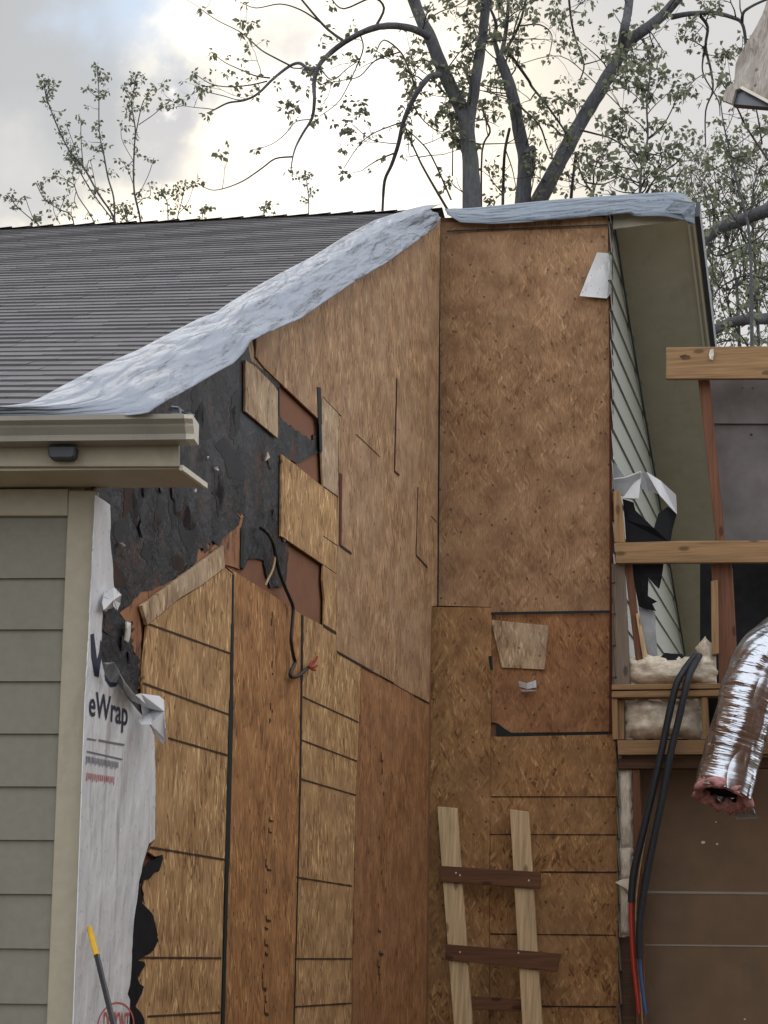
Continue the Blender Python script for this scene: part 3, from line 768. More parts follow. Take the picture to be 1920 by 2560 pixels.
# -- house wrap at the corner
wr = [(239, 1238), (262, 1252), (276, 1263), (277, 1300), (275, 1345), (279, 1385), (283, 1425), (285, 1468), (292, 1474), (302, 1490), (296, 1508), (290, 1524), (284, 1516), (272, 1522), (264, 1530), (258, 1518), (255, 1560), (254, 1600), (252, 1640), (256, 1662),
      (264, 1684), (278, 1706), (296, 1712), (318, 1745), (343, 1775), (372, 1808), (386, 1838), (387, 1880), (389, 1969), (388, 2060), (388, 2097), (373, 2109), (360, 2150), (347, 2207), (343, 2250), (336, 2294), (332, 2340), (330, 2390), (328, 2430), (325, 2463), (319, 2485), (325, 2500), (327, 2560, 'g'), (186, 2560, 'g'), (213, 1750), (222, 1600)]
mb = MB(); prism(mb, PG, jag(wr, .8, 12, 9), .027, .003)
wrap = mb.build('house_wrap', 'wrap', house, recalc=True)
text_on('lettering', 'eWrap', PG, (222, 1787), (318, 1814), .088, .0315, 'ink', wrap, .014)
sheet('lettering', PG, [(227, 1586), (235, 1584), (243, 1650), (249, 1630), (252, 1600), (254, 1604), (253, 1650), (247, 1693), (237, 1690), (229, 1640)], .0312, .0008, 'ink', wrap)
sheet('lettering', PG, [(262, 1684), (275, 1702), (297, 1702), (290, 1716), (276, 1718), (264, 1700)], .0312, .0008, 'ink', wrap)
strokes('print_line', PG, [(217, 1878, 305, 1898, .004), (215, 1866, 300, 1882, .0), (218, 1846, 240, 1850, .004), (246, 1850, 310, 1862, .006)], .0312, .004, 'ink_grey', wrap)
text_on('lettering', '|lI|lI|Il|I|lI|lI||I|lI', PG, (215, 1905), (295, 1920), .022, .0315, 'ink_grey', wrap, .01)
text_on('lettering', '|Il|I|lII|lI|I|', PG, (216, 1947), (285, 1957), .022, .0315, 'ink_red', wrap, .005)
# oval mark at the bottom of the wrap
mb = MB(); cO = PG.hit(290, 2568, .0312); n_ = 40
for rr0, rr1 in ((1.0, .93),):
    for k in range(n_):
        a, b = 2 * math.pi * k / n_, 2 * math.pi * (k + 1) / n_
        def ep(an, s): return cO + PG.u * math.cos(an) * .19 * s + PG.v * math.sin(an) * .085 * s
        mb.face([ep(a, rr0), ep(b, rr0), ep(b, rr1), ep(a, rr1)])
mb.build('oval_ring', 'ink_red', wrap)
text_on('lettering', 'DUPONT', PG, (258, 2584), (322, 2584), .075, .0315, 'ink_red', wrap, .01)
# torn flaps
def flap(name, pl, tris, mat, parent, th=.002):
    mb = MB()
    for pts in tris:
        P = [pl.hit(p[0], p[1], p[2]) for p in pts]
        mb.face(P, [pl.uv(p) for p in P]); n_ = (P[1] - P[0]).cross(P[2] - P[0]).normalized()
        Q = [p - n_ * th for p in P]; mb.face(Q[::-1], [pl.uv(p) for p in Q])
        for i in range(len(P)): mb.face([P[i], Q[i], Q[(i + 1) % len(P)], P[(i + 1) % len(P)]], [pl.uv(P[i])] * 4)
    return mb.build(name, mat, parent, recalc=False)
flap('torn_flap', PG, [[(297, 1680, .04), (312, 1704, .09), (338, 1738, .10), (350, 1760, .05), (330, 1750, .035), (310, 1722, .035)],
                       [(338, 1738, .10), (352, 1735, .07), (398, 1741, .11), (410, 1752, .12), (411, 1780, .14), (380, 1775, .07), (352, 1762, .05)],
                       [(352, 1762, .05), (380, 1775, .07), (378, 1812, .11), (352, 1812, .08), (346, 1803, .06), (356, 1788, .05)],
                       [(380, 1775, .07), (411, 1780, .14), (414, 1820, .15), (416, 1850, .14), (408, 1860, .12), (396, 1848, .10), (386, 1822, .09), (378, 1812, .11)]], 'wrap', wrap)
flap('torn_flap', PG, [[(262, 1480, .04), (284, 1466, .07), (304, 1487, .09), (300, 1508, .06), (284, 1500, .08)], [(262, 1480, .04), (284, 1500, .08), (282, 1520, .05), (260, 1525, .06), (256, 1505, .05)],
                       [(300, 1508, .06), (292, 1526, .07), (284, 1500, .08)]], 'wrap', wrap)
flap('felt_scrap', PG, [[(255, 1655, .05), (268, 1660, .09), (285, 1655, .08), (300, 1680, .10), (292, 1705, .07), (276, 1704, .05), (262, 1684, .04)]], 'membrane_grey', wrap)
# black felt blotches along the wrap edge
felt = [(362, 2260), (352, 2200), (350, 2180), (370, 2156), (392, 2145), (406, 2136), (408, 2146), (402, 2165), (398, 2178), (386, 2182), (372, 2198), (360, 2200), (354, 2216), (360, 2236), (356, 2258), (370, 2272), (384, 2290), (390, 2320), (396, 2350), (384, 2376), (366, 2386), (352, 2396), (346, 2402), (360, 2404), (364, 2412), (354, 2428), (344, 2444), (350, 2460), (360, 2466), (355, 2484), (346, 2502), (338, 2516), (352, 2530), (362, 2550), (360, 2560, 'g'), (325, 2560, 'g'), (320, 2500), (328, 2400), (336, 2290), (346, 2210)]
sheet('felt_underlay', PG, jag(felt, 1.2, 10, 4), .0235, .0025, 'membrane_black', house)

# -- return wall facing the yard
TB = .012
board('strand_board', [(1101, 556), (1520, 542), (1524, 1000), (1524, 1527), (1230, 1531), (1228, 1518), (1094, 1514), (1098, 1000)], 'osb_return', .0, TB, PR, label='tall upper panel between the two tarps and the square panel')
sheet('sheathing', PR, [(1085, 545), (1531, 532), (1531, 1220), (1540, 1222), (1541, 1420), (1540, 2560, 'g'), (1060, 2560, 'g')], -.04, .025, 'brown_sheath', house)
sheet('corner_edge', PR, [(1520, 540), (1532, 540), (1533, 1230), (1522, 1230)], -.010, .008, 'clip', house)
sheet('ridge_board', PR, [(1515, 505), (1728, 498), (1736, 548), (1533, 572), (1515, 566)], -.03, .02, 'soffit_back', house)
board('strand_board', [(1079, 1517), (1228, 1519), (1229, 1533), (1226, 1840), (1223, 2200), (1222, 2560, 'g'), (1064, 2560, 'g'), (1073, 1759)], 'osb_lower', .016, TB, PR)
board('strand_board', [(1231, 1535), (1524, 1531), (1523, 1829), (1400, 1831), (1278, 1832), (1262, 1822), (1243, 1808), (1228, 1806), (1228, 1680)], 'osb_square', -.004, TB, PR)
board('patch_board', [(1227, 1549), (1300, 1557), (1372, 1564), (1366, 1620), (1361, 1674), (1300, 1671), (1254, 1669)], 'osb_pale', .010, TB, PR)
board('strand_board', [(1226, 1842), (1300, 1841), (1541, 1836), (1545, 2560, 'g'), (1224, 2560, 'g'), (1224, 2200)], 'osb_lower', .0, TB, PR)
strokes('seam', PR, [(1228, 1534, 1523, 1529, .016), (1100, 560, 1098, 1000, .008), (1098, 1000, 1094, 1514, .012), (1078, 1520, 1073, 1760, .009), (1073, 1760, 1069, 2000, .022), (1069, 2000, 1061, 2560, .02), (1117, 578, 1521, 562, .008),
                     (1225, 1640, 1229, 1674, .018)], .029, .01, 'seam', house)
strokes('seam', PR, [(1243, 1837, 1520, 1834, .016), (1243, 1812, 1243, 1838, .01)], .0005, .01, 'seam', house)
sheet('board_gap', PR, [(1243, 1809), (1262, 1822), (1278, 1832), (1355, 1833), (1355, 1840), (1244, 1840)], -.003, .009, 'seam', house)
strokes('seam', PR, [(1224, 1842, 1224, 2180, .008), (1228, 1992, 1541, 1992, .007), (1226, 2086, 1542, 2087, .006), (1350, 2180, 1543, 2181, .010), (1226, 2335, 1540, 2338, .008), (1355, 2516, 1540, 2517, .009)], .0135, .01, 'seam_brown', house, .001, .15)
strokes('seam', PR, [(1524, 560, 1526, 1000, .010), (1526, 1000, 1527, 1530, .014), (1527, 1530, 1526, 1830, .016)], .0135, .01, 'seam_red', house)
flap('wrap_scrap', PR, [[(1493, 631, .03), (1529, 634, .02), (1529, 730, .03), (1517, 746, .05), (1449, 740, .06), (1470, 686, .045)]], 'wrap', house)
flap('paper_scrap', PR, [[(1296, 1702, .03), (1318, 1708, .05), (1340, 1700, .03), (1341, 1718, .02), (1318, 1722, .04), (1298, 1716, .02)], [(1302, 1724, .03), (1340, 1726, .05), (1340, 1731, .02), (1306, 1730, .02)]], 'wrap', house)

# -- sided wall behind the return, with rake soffit
SB = lambda px, py, off=0: PS.hit(px, py, off)
rk0, rk1 = PS.hit(1533, 562), PS.hit(1711, 1637)
rdv = (rk1 - rk0).normalized()
mb = MB()
# lapped boards: keep bottom butts on horizontal lines, cut by the rake
zz = PR.hit(1534, 858).z; stp = zz - PR.hit(1534, 932).z
u0 = PS.uv(PR.hit(1527, 1000))[0] - .10; z_top = rk0.z
def rake_u(z): t = (z - rk0.z) / (rk1.z - rk0.z); return PS.uv(rk0)[0] + t * (PS.uv(rk1)[0] - PS.uv(rk0)[0])
def q4(u, z, o): return PS.o + PS.u * u + PS.n * o + Vector((0, 0, z - PS.o.z))
k = 6
zc = zz + stp * 6
while zc > 0.2:
    zt1, zb1 = zc, zc - stp
    if zb1 < z_top:
        zt1 = min(zt1, z_top - .001); ub, ut = rake_u(zb1), rake_u(zt1)
        ub, ut = max(ub, u0 + .01), max(ut, u0 + .005)
        mb.face([q4(u0, zt1, .006), q4(ut, zt1, .006), q4(ub, zb1, .020), q4(u0, zb1, .020)], [(u0, zt1), (ut, zt1), (ub, zb1), (u0, zb1)])
        mb.face([q4(u0, zb1, .020), q4(ub, zb1, .020), q4(ub, zb1, -.004), q4(u0, zb1, -.004)], [(u0, zb1)] * 4)
    zc -= stp
mb.build('back_siding', 'siding_back', house)
strokes('batten', PS, [(1536, 570, 1571, 800, .03), (1571, 800, 1711, 1637, .03)], .022, .03, 'clip', house, .01)
# ragged wrap edge where the siding stops
mb = MB(); r9 = random.Random(4); y = 560; P = []
while y < 1240:
    P.append((y, 1529 + r9.uniform(0, 2), 1531 + r9.uniform(-1, 4))); y += r9.uniform(10, 26)
for (a, b) in zip(P[:-1], P[1:]):
    o1, o2 = r9.uniform(.0, .04), r9.uniform(.0, .04)
    pp = [PR.hit(a[1], a[0], .02), PR.hit(a[2], a[0], .02 + o1), PR.hit(b[2], b[0], .02 + o2), PR.hit(b[1], b[0], .02)]
    mb.face(pp, [PR.uv(p) for p in pp])
mb.build('torn_wrap_edge', 'membrane_grey', house)
# back slope soffit plane
PB = Plane(rk0, PR.u, rdv)
if True:
    mb = MB()
    A = [PB.hit(1530, 545), PB.hit(1738, 538), PB.hit(1762, 864)]
    dr = (A[2] - A[1]).normalized(); ln = (rk1 - rk0).length + .6
    c = [rk0 - PS.u * 0, A[1], A[1] + rdv * ln, rk0 + rdv * ln]
    upn = -PB.n if PB.n.z < 0 else PB.n
    if upn.z < 0: upn = -upn
    mb.face(c, [(0, 0), (.5, 0), (.5, ln), (0, ln)]); c2 = [p + upn * .03 for p in c]; mb.face(c2[::-1])
    for i in range(4): mb.face([c[i], c2[i], c2[(i + 1) % 4], c[(i + 1) % 4]])
    mb.build('rake_soffit', 'soffit_back', house, recalc=True)
    # rake fascia with light edge strips
    uu = PR.u
    for (w0, w1, h0, h1, mt) in ((0.002, .030, -.012, .12, 'clip'), (-.022, -.006, -.012, -.001, 'gutter_light'), (-.055, -.040, -.010, -.001, 'gutter_light')):
        mb = MB()
        b0 = A[1] + uu * w0; b1 = A[1] + uu * w1
        P = [b0 + upn * h0, b1 + upn * h0, b1 + upn * h1, b0 + upn * h1]; Q = [p + rdv * ln for p in P]
        mb.face(P); mb.face(Q[::-1])
        for i in range(4): mb.face([P[i], Q[i], Q[(i + 1) % 4], P[(i + 1) % 4]])
        mb.build('rake_fascia' if mt == 'clip' else 'drip_edge', mt, house, recalc=True)
    # shingles over the back slope
    mb = MB(); o3 = upn * .05
    P = [rk0 - PR.u * .0 + o3, A[1] + o3, A[1] + rdv * ln + o3, rk0 + rdv * ln + o3]; mb.face(P, [(0, 0), (.5, 0), (.5, 5), (0, 5)], tone=.3)
    mb.build('back_roof', 'shingle', house)

# ================================================================== TARPS
def loft(mb, top, bot, nu, nv, bulge, wr_amp, seed, uvs=(1, 1), dirb=Vector((0, -.3, 1)), mid=None, ms=.34):
    def samp(C, t):
        d = [0]
        for a, b in zip(C[:-1], C[1:]): d.append(d[-1] + (b - a).length)
        x = t * d[-1]
        for i in range(len(d) - 1):
            if x <= d[i + 1] or i == len(d) - 2:
                k = (x - d[i]) / max(1e-6, d[i + 1] - d[i]); return C[i].lerp(C[i + 1], min(1, max(0, k)))
    Lt = sum((b - a).length for a, b in zip(top[:-1], top[1:]))
    G = []
    for i in range(nu + 1):
        t = i / nu; a = samp(top, t); b = samp(bot, t); row = []
        mdp = samp(mid, t) if mid else None
        h = (b - a).length; wid = bulge(t) if callable(bulge) else bulge
        for j in range(nv + 1):
            s = j / nv; p = a.lerp(b, s)
            if mid: p = a.lerp(mdp, s / ms) if s < ms else mdp.lerp(b, (s - ms) / (1 - ms))
            env = math.sin(math.pi * s) ** .6 if 0 < s < 1 else 0
            q = Vector((t * Lt * 1.3, s * h * 4.0, seed))
            w = mnoise.noise(q * 1.3) * .8 + (1 - 2.2 * abs(mnoise.noise(Vector((t * Lt * 1.1 + s * 1.4, s * 2.6 - t * Lt * .8, seed + 3))))) * .8 + (.5 - abs(mnoise.noise(Vector((t * Lt * 4 + s * 3, s * 2.0, seed + 9))))) * .9
            p = p + dirb * (wid * env + wr_amp * w * (.3 + env) )
            row.append(p)
        G.append(row)
    mb.grid(G, lambda r, c: (r / nu * Lt, c / nv * .5), smooth=True)
t1 = thing('tarp', RP.hit(600, 780), 'long dirty white tarp draped along the sloping edge of the shingle roof', 'tarp')
topx = [(-60, 1026), (0, 1019), (62, 1011), (100, 996), (154, 966), (251, 916), (347, 873), (405, 843), (498, 796), (540, 781), (571, 758), (637, 719), (700, 684), (784, 640), (870, 586), (936, 551), (1022, 523), (1060, 514), (1102, 511)]
botx = [(-60, 1046), (60, 1046), (160, 1045), (260, 1044), (366, 1034), (405, 1008), (444, 986), (521, 943), (583, 908), (610, 881), (627, 851), (680, 828), (752, 796), (868, 716), (983, 646), (1040, 604), (1088, 568), (1102, 545)]
tp = [RP.hit(x, y, .035) for x, y in topx]
bp = []
for i, (x, y) in enumerate(botx):
    if y > 1026: bp.append(PF.hit(x, y, EAVE_F + .02) if x < 366 else PG.hit(x, y, .34))
    else:
        f = (x - 366) / (1102 - 366); bp.append(PG.hit(x, y, .34 * (1 - f) ** .8 + .045))
dG = (PG.n * .75 + nrm * .65).normalized()
mb = MB(); mp = []
for (x0, y0), (x1, y1) in zip(topx, botx):
    if y1 > 1033: mp.append(RP.hit(x0 * .6 + x1 * .4, y0 * .6 + y1 * .4, .05))
    else: mp.append(RP.hit(x0 * .68 + x1 * .32, y0 * .68 + y1 * .32, .055))
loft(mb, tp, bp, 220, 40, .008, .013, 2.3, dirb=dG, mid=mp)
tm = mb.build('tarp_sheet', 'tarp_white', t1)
sm = tm.modifiers.new('solid', 'SOLIDIFY'); sm.thickness = .003
flap('tarp_tail', PG, [[(419, 1024, .36), (428, 1014, .38), (446, 1016, .40), (460, 1027, .38), (450, 1032, .40), (432, 1032, .38)], [(450, 1026, .38), (470, 1031, .42), (487, 1036, .42), (480, 1047, .44), (466, 1040, .40)]], 'tarp_white', t1, .004)
# ridge tarp
t2 = thing('tarp', PR.hit(1400, 520), 'printed blue-grey tarp wrapped over the ridge above the tall strand board panel', 'tarp')
topx = [(1112, 526), (1180, 520), (1250, 513), (1330, 505), (1400, 498), (1500, 491), (1600, 484), (1680, 480), (1712, 486), (1730, 502), (1738, 522)]
botx = [(1118, 536), (1150, 556), (1230, 560), (1300, 557), (1400, 549), (1500, 539), (1578, 534), (1586, 541), (1660, 541), (1700, 548), (1737, 560)]
tp = [PR.hit(x, y, -.10) for x, y in topx]; bp = [PR.hit(x, y, .08) for x, y in botx]
mb = MB(); loft(mb, tp, bp, 90, 16, .02, .010, 7.7, dirb=(PR.n + Vector((0, 0, .6))).normalized())
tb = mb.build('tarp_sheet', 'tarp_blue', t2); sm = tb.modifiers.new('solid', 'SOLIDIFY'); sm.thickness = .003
flap('tarp_tail', PR, [[(1655, 532, .07), (1690, 500, .08), (1738, 506, .06), (1738, 540, .06), (1727, 566, .05), (1716, 552, .08), (1704, 534, .09)]], 'tarp_blue', t2, .003)

# ================================================================== DAMAGED ADDITION (right)
add_ = thing('open_framing', PR.hit(1700, 2400), 'torn open timber framing of the right wing with a broad top beam and dark interior', 'framing')
add_.location.z = 0
PO = lambda off: off
def part(name, pts, off, th, mat, pl=PR, bevel=.003, label=None, parent=None, jg=0):
    return sheet(name, pl, jag(pts, jg, 18, len(pts)) if jg else pts, off, th, mat, parent or add_, bevel, label)
part('deck_panel', [(1764, 880), (2420, 872), (2420, 1062), (1778, 1059)], -.24, .02, 'deck_grey')
part('deck_panel', [(1779, 1054), (2420, 1056), (2425, 1400), (1810, 1400)], -.262, .018, 'deck_grey')
b1 = part('beam', [(1665, 868), (2420, 860), (2420, 944), (1665, 947)], .10, .04, 'lumber', label='broad top beam')
part('beam', [(1538, 1357), (1700, 1352), (2420, 1349), (2420, 1403), (1539, 1408)], .10, .04, 'lumber')
part('post', [(1744, 940), (1773, 940), (1812, 1360), (1830, 1420), (1842, 1640), (1846, 1845), (1800, 1845), (1796, 1640), (1777, 1420), (1789, 1342)], -.02, .06, 'lumber_red')
part('stud', [(1777, 1453), (1794, 1449), (1797, 1634), (1779, 1637)], .05, .04, 'lumber_up')
part('stud', [(1533, 1228), (1541, 1224), (1549, 1229), (1554, 1262), (1562, 1356), (1536, 1356)], .06, .04, 'lumber_up')
part('post', [(1529, 1409), (1560, 1409), (1576, 1712), (1531, 1712)], .03, .05, 'lumber_grey')
part('brace', [(1560, 1406), (1580, 1406), (1606, 1650), (1589, 1650)], .0, .05, 'lumber_red')
part('brace', [(1589, 1535), (1597, 1532), (1619, 1648), (1607, 1648)], .02, .05, 'lumber_light')
part('plate', [(1529, 1711), (1800, 1708), (1800, 1721), (1529, 1725)], .04, .12, 'lumber')
part('plate', [(1529, 1728), (1800, 1724), (1800, 1740), (1529, 1744)], .04, .115, 'lumber')
part('stud', [(1529, 1746), (1543, 1746), (1545, 1849), (1531, 1849)], .04, .10, 'lumber_up')
part('stud', [(1545, 1748), (1559, 1748), (1560, 1849), (1547, 1849)], .0, .08, 'lumber_up')
part('stud', [(1752, 1742), (1768, 1742), (1772, 1849), (1757, 1849)], .04, .10, 'lumber_up')
part('stud', [(1900, 1742), (1916, 1742), (1920, 1849), (1903, 1849)], .04, .10, 'lumber_up')
part('header', [(1543, 1851), (2420, 1846), (2420, 1882), (1545, 1887)], .04, .10, 'lumber')
part('header', [(1545, 1895), (2420, 1890), (2420, 1918), (1545, 1922)], .0, .08, 'lumber_dark')
part('stud', [(1581, 1924), (1598, 1924), (1607, 2120), (1612, 2560, 'g'), (1590, 2560, 'g')], .02, .06, 'lumber_red')
part('stud', [(1545, 2345), (1586, 2345), (1590, 2560, 'g'), (1548, 2560, 'g')], -.02, .03, 'lumber_dark')
bw = part('back_board', [(1540, 1830), (2420, 1830), (2430, 2560, 'g'), (1540, 2560, 'g')], -.20, .02, 'back_board')
strokes('taped_joint', PR, [(1600, 2230, 2420, 2239, .014), (1600, 2362, 2420, 2371, .009)], -.179, .01, 'tape', bw)
part('dark_recess', [(1750, 1400), (2420, 1400), (2420, 1840), (1750, 1840)], -.9, .02, 'void')  # near-black sheets put the darkness of the open interior into their colour
part('dark_recess', [(1528, 1740), (1830, 1740), (1830, 1850), (1528, 1850)], -.10, .02, 'void')
# knots, bolt and spray foam on the beams
flap('bolt_tuft', PR, [[(1776, 874, .15), (1783, 872, .16), (1785, 886, .16), (1782, 900, .15), (1775, 898, .16), (1773, 886, .155)]], 'foam_white', b1)
flap('knot', PR, [[(1698, 890, .141), (1712, 886, .141), (1727, 890, .141), (1724, 898, .141), (1708, 900, .141)]], 'lumber_dark', b1, .0004)
for (x, y, w) in ((1758, 2106, .014), (1793, 2110, .008), (1790, 2055, .006), (1862, 2548, .007), (1856, 970, .006), (1881, 970, .006), (1878, 1087, .011)):
    mb = MB(); c = PR.hit(x, y, -.17 if y > 1500 else -.215); mb.face([c + PR.u * w * math.cos(a) + PR.v * w * .7 * math.sin(a) + PR.n * .002 for a in (0, 1, 2, 3, 4, 5)])
    mb.build('fleck', 'foam_white' if y > 1500 else 'black', bw)
# unused point at the far right; the added shading wall is built later
rr_ = PR.hit(2000, 1500, .1)

# -- insulation
def lump(name, pl, quad, off, th, mat, parent, nu=26, nv=16, amp=.03, seed=1, edge=.25):
    mb = MB(); A, B, Cc, D = [pl.hit(x, y, off) for x, y in quad]   # tl tr br bl
    G = []
    for j in range(nv + 1):
        v = j / nv; row = []
        for i in range(nu + 1):
            u = i / nu; p = A.lerp(B, u).lerp(D.lerp(Cc, u), v)
            e = min(1, min(u, 1 - u) / edge) * min(1, min(v, 1 - v) / edge); e = math.sqrt(max(0, e))
            n1 = mnoise.noise(p * 9 + Vector((seed, 0, 0))); n2 = mnoise.noise(p * 26 + Vector((0, seed, 0)))
            rim = (1 - e)
            p = p + pl.n * (th * e + amp * n1 * e + amp * .4 * n2) + pl.u * amp * .8 * n2 * rim + pl.v * amp * .9 * mnoise.noise(p * 17) * rim
            row.append(p)
        G.append(row)
    mb.grid(G, lambda r, c: (c / nu, r / nv * .6)); mb.face([A, D, Cc, B])
    return mb.build(name, mat, parent)
IG = 'mineral wool batts in the torn framing'
def batt(quad, off, th, label, seed, amp=.03, **k):
    o = lump('insulation_batt', PR, quad, off, th, 'batt', None, seed=seed, amp=amp, **k)
    return tag(o, label, 'insulation', IG)
batt([(1570, 1646), (1790, 1640), (1792, 1709), (1572, 1710)], .03, .08, 'cream insulation batt lying on the doubled plate behind the black pipes', 1, .035)
tag(lump('insulation_batt', PR, [(1738, 1620), (1762, 1592), (1786, 1616), (1786, 1700)], .02, .03, 'batt', None, 10, 10, .02, 5), 'torn pointed tuft of insulation standing beside the short orange stud', 'insulation', IG)
batt([(1560, 1750), (1752, 1746), (1762, 1846), (1560, 1849)], .0, .10, 'crumpled insulation batt in the small bay under the doubled plate', 2, .04)
batt([(1546, 1926), (1579, 1924), (1585, 2118), (1550, 2120)], .03, .04, 'upper narrow strip of pale insulation beside the strand board edge', 3, .012, nu=8, nv=40)
batt([(1549, 2122), (1582, 2120), (1584, 2210), (1549, 2212)], .03, .04, 'middle narrow strip of pale insulation left of the black pipes', 4, .014, nu=8, nv=24)
batt([(1548, 2214), (1578, 2212), (1575, 2340), (1549, 2342)], .03, .04, 'lowest narrow strip of insulation beside the red pipe', 6, .014, nu=8, nv=28)
flap('insulation_flap', PR, [[(1538, 2207, .10), (1556, 2199, .08), (1578, 2197, .07), (1576, 2234, .07), (1564, 2222, .09)]], 'batt', bpy.data.objects['insulation_batt.004'], .004)

# -- torn membrane hanging over the beam
mem = thing('torn_membrane', PR.hit(1625, 1300, .05), 'torn black and white membrane with pale folded flaps hanging over the middle beam', 'membrane')
flap('white_flap', PR, [[(1603, 1195, .06), (1597, 1247, .09), (1582, 1250, .07), (1557, 1245, .08), (1585, 1207, .05)],
                        [(1616, 1179, .05), (1652, 1202, .07), (1690, 1237, .09), (1693, 1286, .06), (1670, 1262, .08), (1648, 1236, .10), (1630, 1205, .07)]], 'membrane_white', mem)
flap('grey_fold', PR, [[(1606, 1184, .045), (1617, 1180, .05), (1632, 1206, .06), (1646, 1236, .08), (1622, 1228, .04), (1602, 1222, .05)]], 'membrane_grey', mem)
flap('black_sheet', PR, [[(1557, 1247, .03), (1584, 1256, .05), (1589, 1276, .04), (1612, 1298, .05), (1635, 1320, .06), (1646, 1284, .05), (1670, 1266, .04), (1692, 1285, .05), (1682, 1322, .04), (1676, 1358, .04), (1566, 1358, .03), (1562, 1300, .03)]], 'membrane_black', mem)
flap('black_sheet', PR, [
                         [(1576, 1404, .03), (1660, 1404, .04), (1655, 1440, .05), (1648, 1473, .05), (1636, 1462, .04), (1621, 1444, .05), (1620, 1490, .05), (1643, 1504, .06), (1631, 1510, .05), (1640, 1528, .05), (1616, 1524, .04), (1597, 1517, .03), (1588, 1470, .03)]], 'membrane_black', mem)
flap('black_scrap', PR, [
                         [(1650, 1644, .06), (1662, 1632, .06), (1680, 1634, .06), (1704, 1634, .06), (1712, 1642, .07), (1694, 1650, .08), (1676, 1650, .07), (1655, 1652, .07)]], 'membrane_black', mem)
flap('wrap_strip', PR, [[(1597, 1518, .0), (1638, 1530, .01), (1640, 1580, .02), (1645, 1650, .0), (1616, 1650, .0), (1604, 1580, .02)]], 'membrane_grey', mem)
flap('wrap_strip', PR, [[(1533, 1150, .02), (1560, 1190, .03), (1600, 1182, .04), (1602, 1196, .04), (1560, 1240, .03), (1534, 1240, .02)]], 'membrane_grey', mem)
mb = MB(); tube(mb, smoothpts([PR.hit(1534, 1198, .05), PR.hit(1560, 1195, .07), PR.hit(1585, 1186, .07), PR.hit(1602, 1180, .08)]), [.007] * 13, 6); mb.build('rolled_edge', 'membrane_white', mem)

# ================================================================== PIPES, DUCT, CABLES
def pxpath(pl, pts, off): return smoothpts([pl.hit(p[0], p[1], off + (p[2] if len(p) > 2 else 0)) for p in pts], 5)
pp = thing('insulated_pipes', PR.hit(1690, 1700, .3), 'pair of black foam insulated pipes hanging with bare red and blue ends', 'pipes')
A_ = [(1738, 1640, -.16), (1728, 1652, -.1), (1708, 1680, 0), (1690, 1715, .03), (1672, 1790, .03), (1652, 1886, .03), (1628, 1992, .03), (1604, 2095, .03), (1587, 2166, .03), (1580, 2215, .03), (1578, 2256, .03)]
B_ = [(1748, 1640, -.14), (1738, 1656, -.06), (1722, 1690, .02), (1710, 1740, .04), (1694, 1810, .04), (1676, 1886, .04), (1655, 1998, .04), (1632, 2110, .04), (1613, 2206, .04), (1600, 2300, .04), (1598, 2350, .04), (1599, 2397, .04)]
for P in (A_, B_):
    path = pxpath(PR, P, .24); mb = MB(); tube(mb, path, [.021 + .0015 * mnoise.noise(p * 9) for p in path], 12, wob=.03); mb.build('foam_sleeve', 'pipe_foam', pp)
path = pxpath(PR, [(1578, 2250), (1578, 2300), (1583, 2400), (1592, 2480), (1598, 2534)], .27); mb = MB(); tube(mb, path, [.014] * len(path), 10); mb.build('red_pipe', 'pipe_red', pp)
path = pxpath(PR, [(1599, 2390), (1602, 2440), (1608, 2490), (1614, 2536)], .28); mb = MB(); tube(mb, path, [.011] * len(path), 10); mb.build('blue_pipe', 'pipe_blue', pp)
path = pxpath(PR, [(1696, 1700), (1668, 1830), (1638, 1980), (1612, 2100), (1592, 2230), (1590, 2330), (1600, 2470), (1606, 2560)], .26); mb = MB(); tube(mb, path, [.005] * len(path), 6); mb.build('tan_wire', 'cable_tan', pp)

duct = thing('flexible_duct', PR.hit(1830, 1700, .5), 'crinkled silver foil flexible duct hanging down with a ragged pink insulation mouth', 'duct')
dp = [(2400, 1600, -.9), (2180, 1590, -.4), (2030, 1590, -.05), (1955, 1604, .06), (1912, 1642, .15), (1884, 1700, .22), (1858, 1785, .27), (1836, 1870, .28), (1817, 1940, .3), (1806, 1985, .32)]
path = smoothpts([PR.hit(x, y, .5 + o) for x, y, o in dp], 16)
mb = MB(); rad = []
for i, p in enumerate(path): rad.append(.158 + .008 * mnoise.noise(p * 9))
tube(mb, path, rad, 48, wob=.05, caps=False); mb.build('foil_jacket', 'foil', duct)
# ragged pink mouth: torus with noise
mb = MB(); c = path[-1]; dd = (path[-1] - path[-4]).normalized(); a1 = dd.cross(Vector((0, 0, 1))); a1.normalize(); a2 = dd.cross(a1)
# tilt the mouth towards the viewer
dd2 = (dd + (EYE - c).normalized() * .25).normalized(); a1 = dd2.cross(Vector((0, 0, 1))).normalized(); a2 = dd2.cross(a1)
G = []
for i in range(60):
    an = 2 * math.pi * i / 60; row = []
    for j in range(14):
        b = 2 * math.pi * j / 14; cc = a1 * math.cos(an) + a2 * math.sin(an)
        p = c + cc * (.138 + .030 * math.cos(b)) + dd2 * .035 * math.sin(b)
        nn = mnoise.noise(p * 18) * .034 + mnoise.noise(p * 55) * .014
        row.append(p + cc * nn + dd2 * nn)
    G.append(row)
G.append(G[0]); mb.grid(G, lambda r, c_: (r / 60, c_ / 14), close=True)
mb.build('pink_mouth', 'batt_pink', duct)
mb = MB(); back_c = c - dd2 * .05; mb.face([back_c + (a1 * math.cos(k * .3) + a2 * math.sin(k * .3)) * .12 for k in range(21)]); mb.build('duct_throat', 'void', duct)
flap('foil_tail', PR, [[(1868, 2018, .62), (1884, 2022, .64), (1888, 2032, .63), (1872, 2030, .62)], ], 'foil', duct)
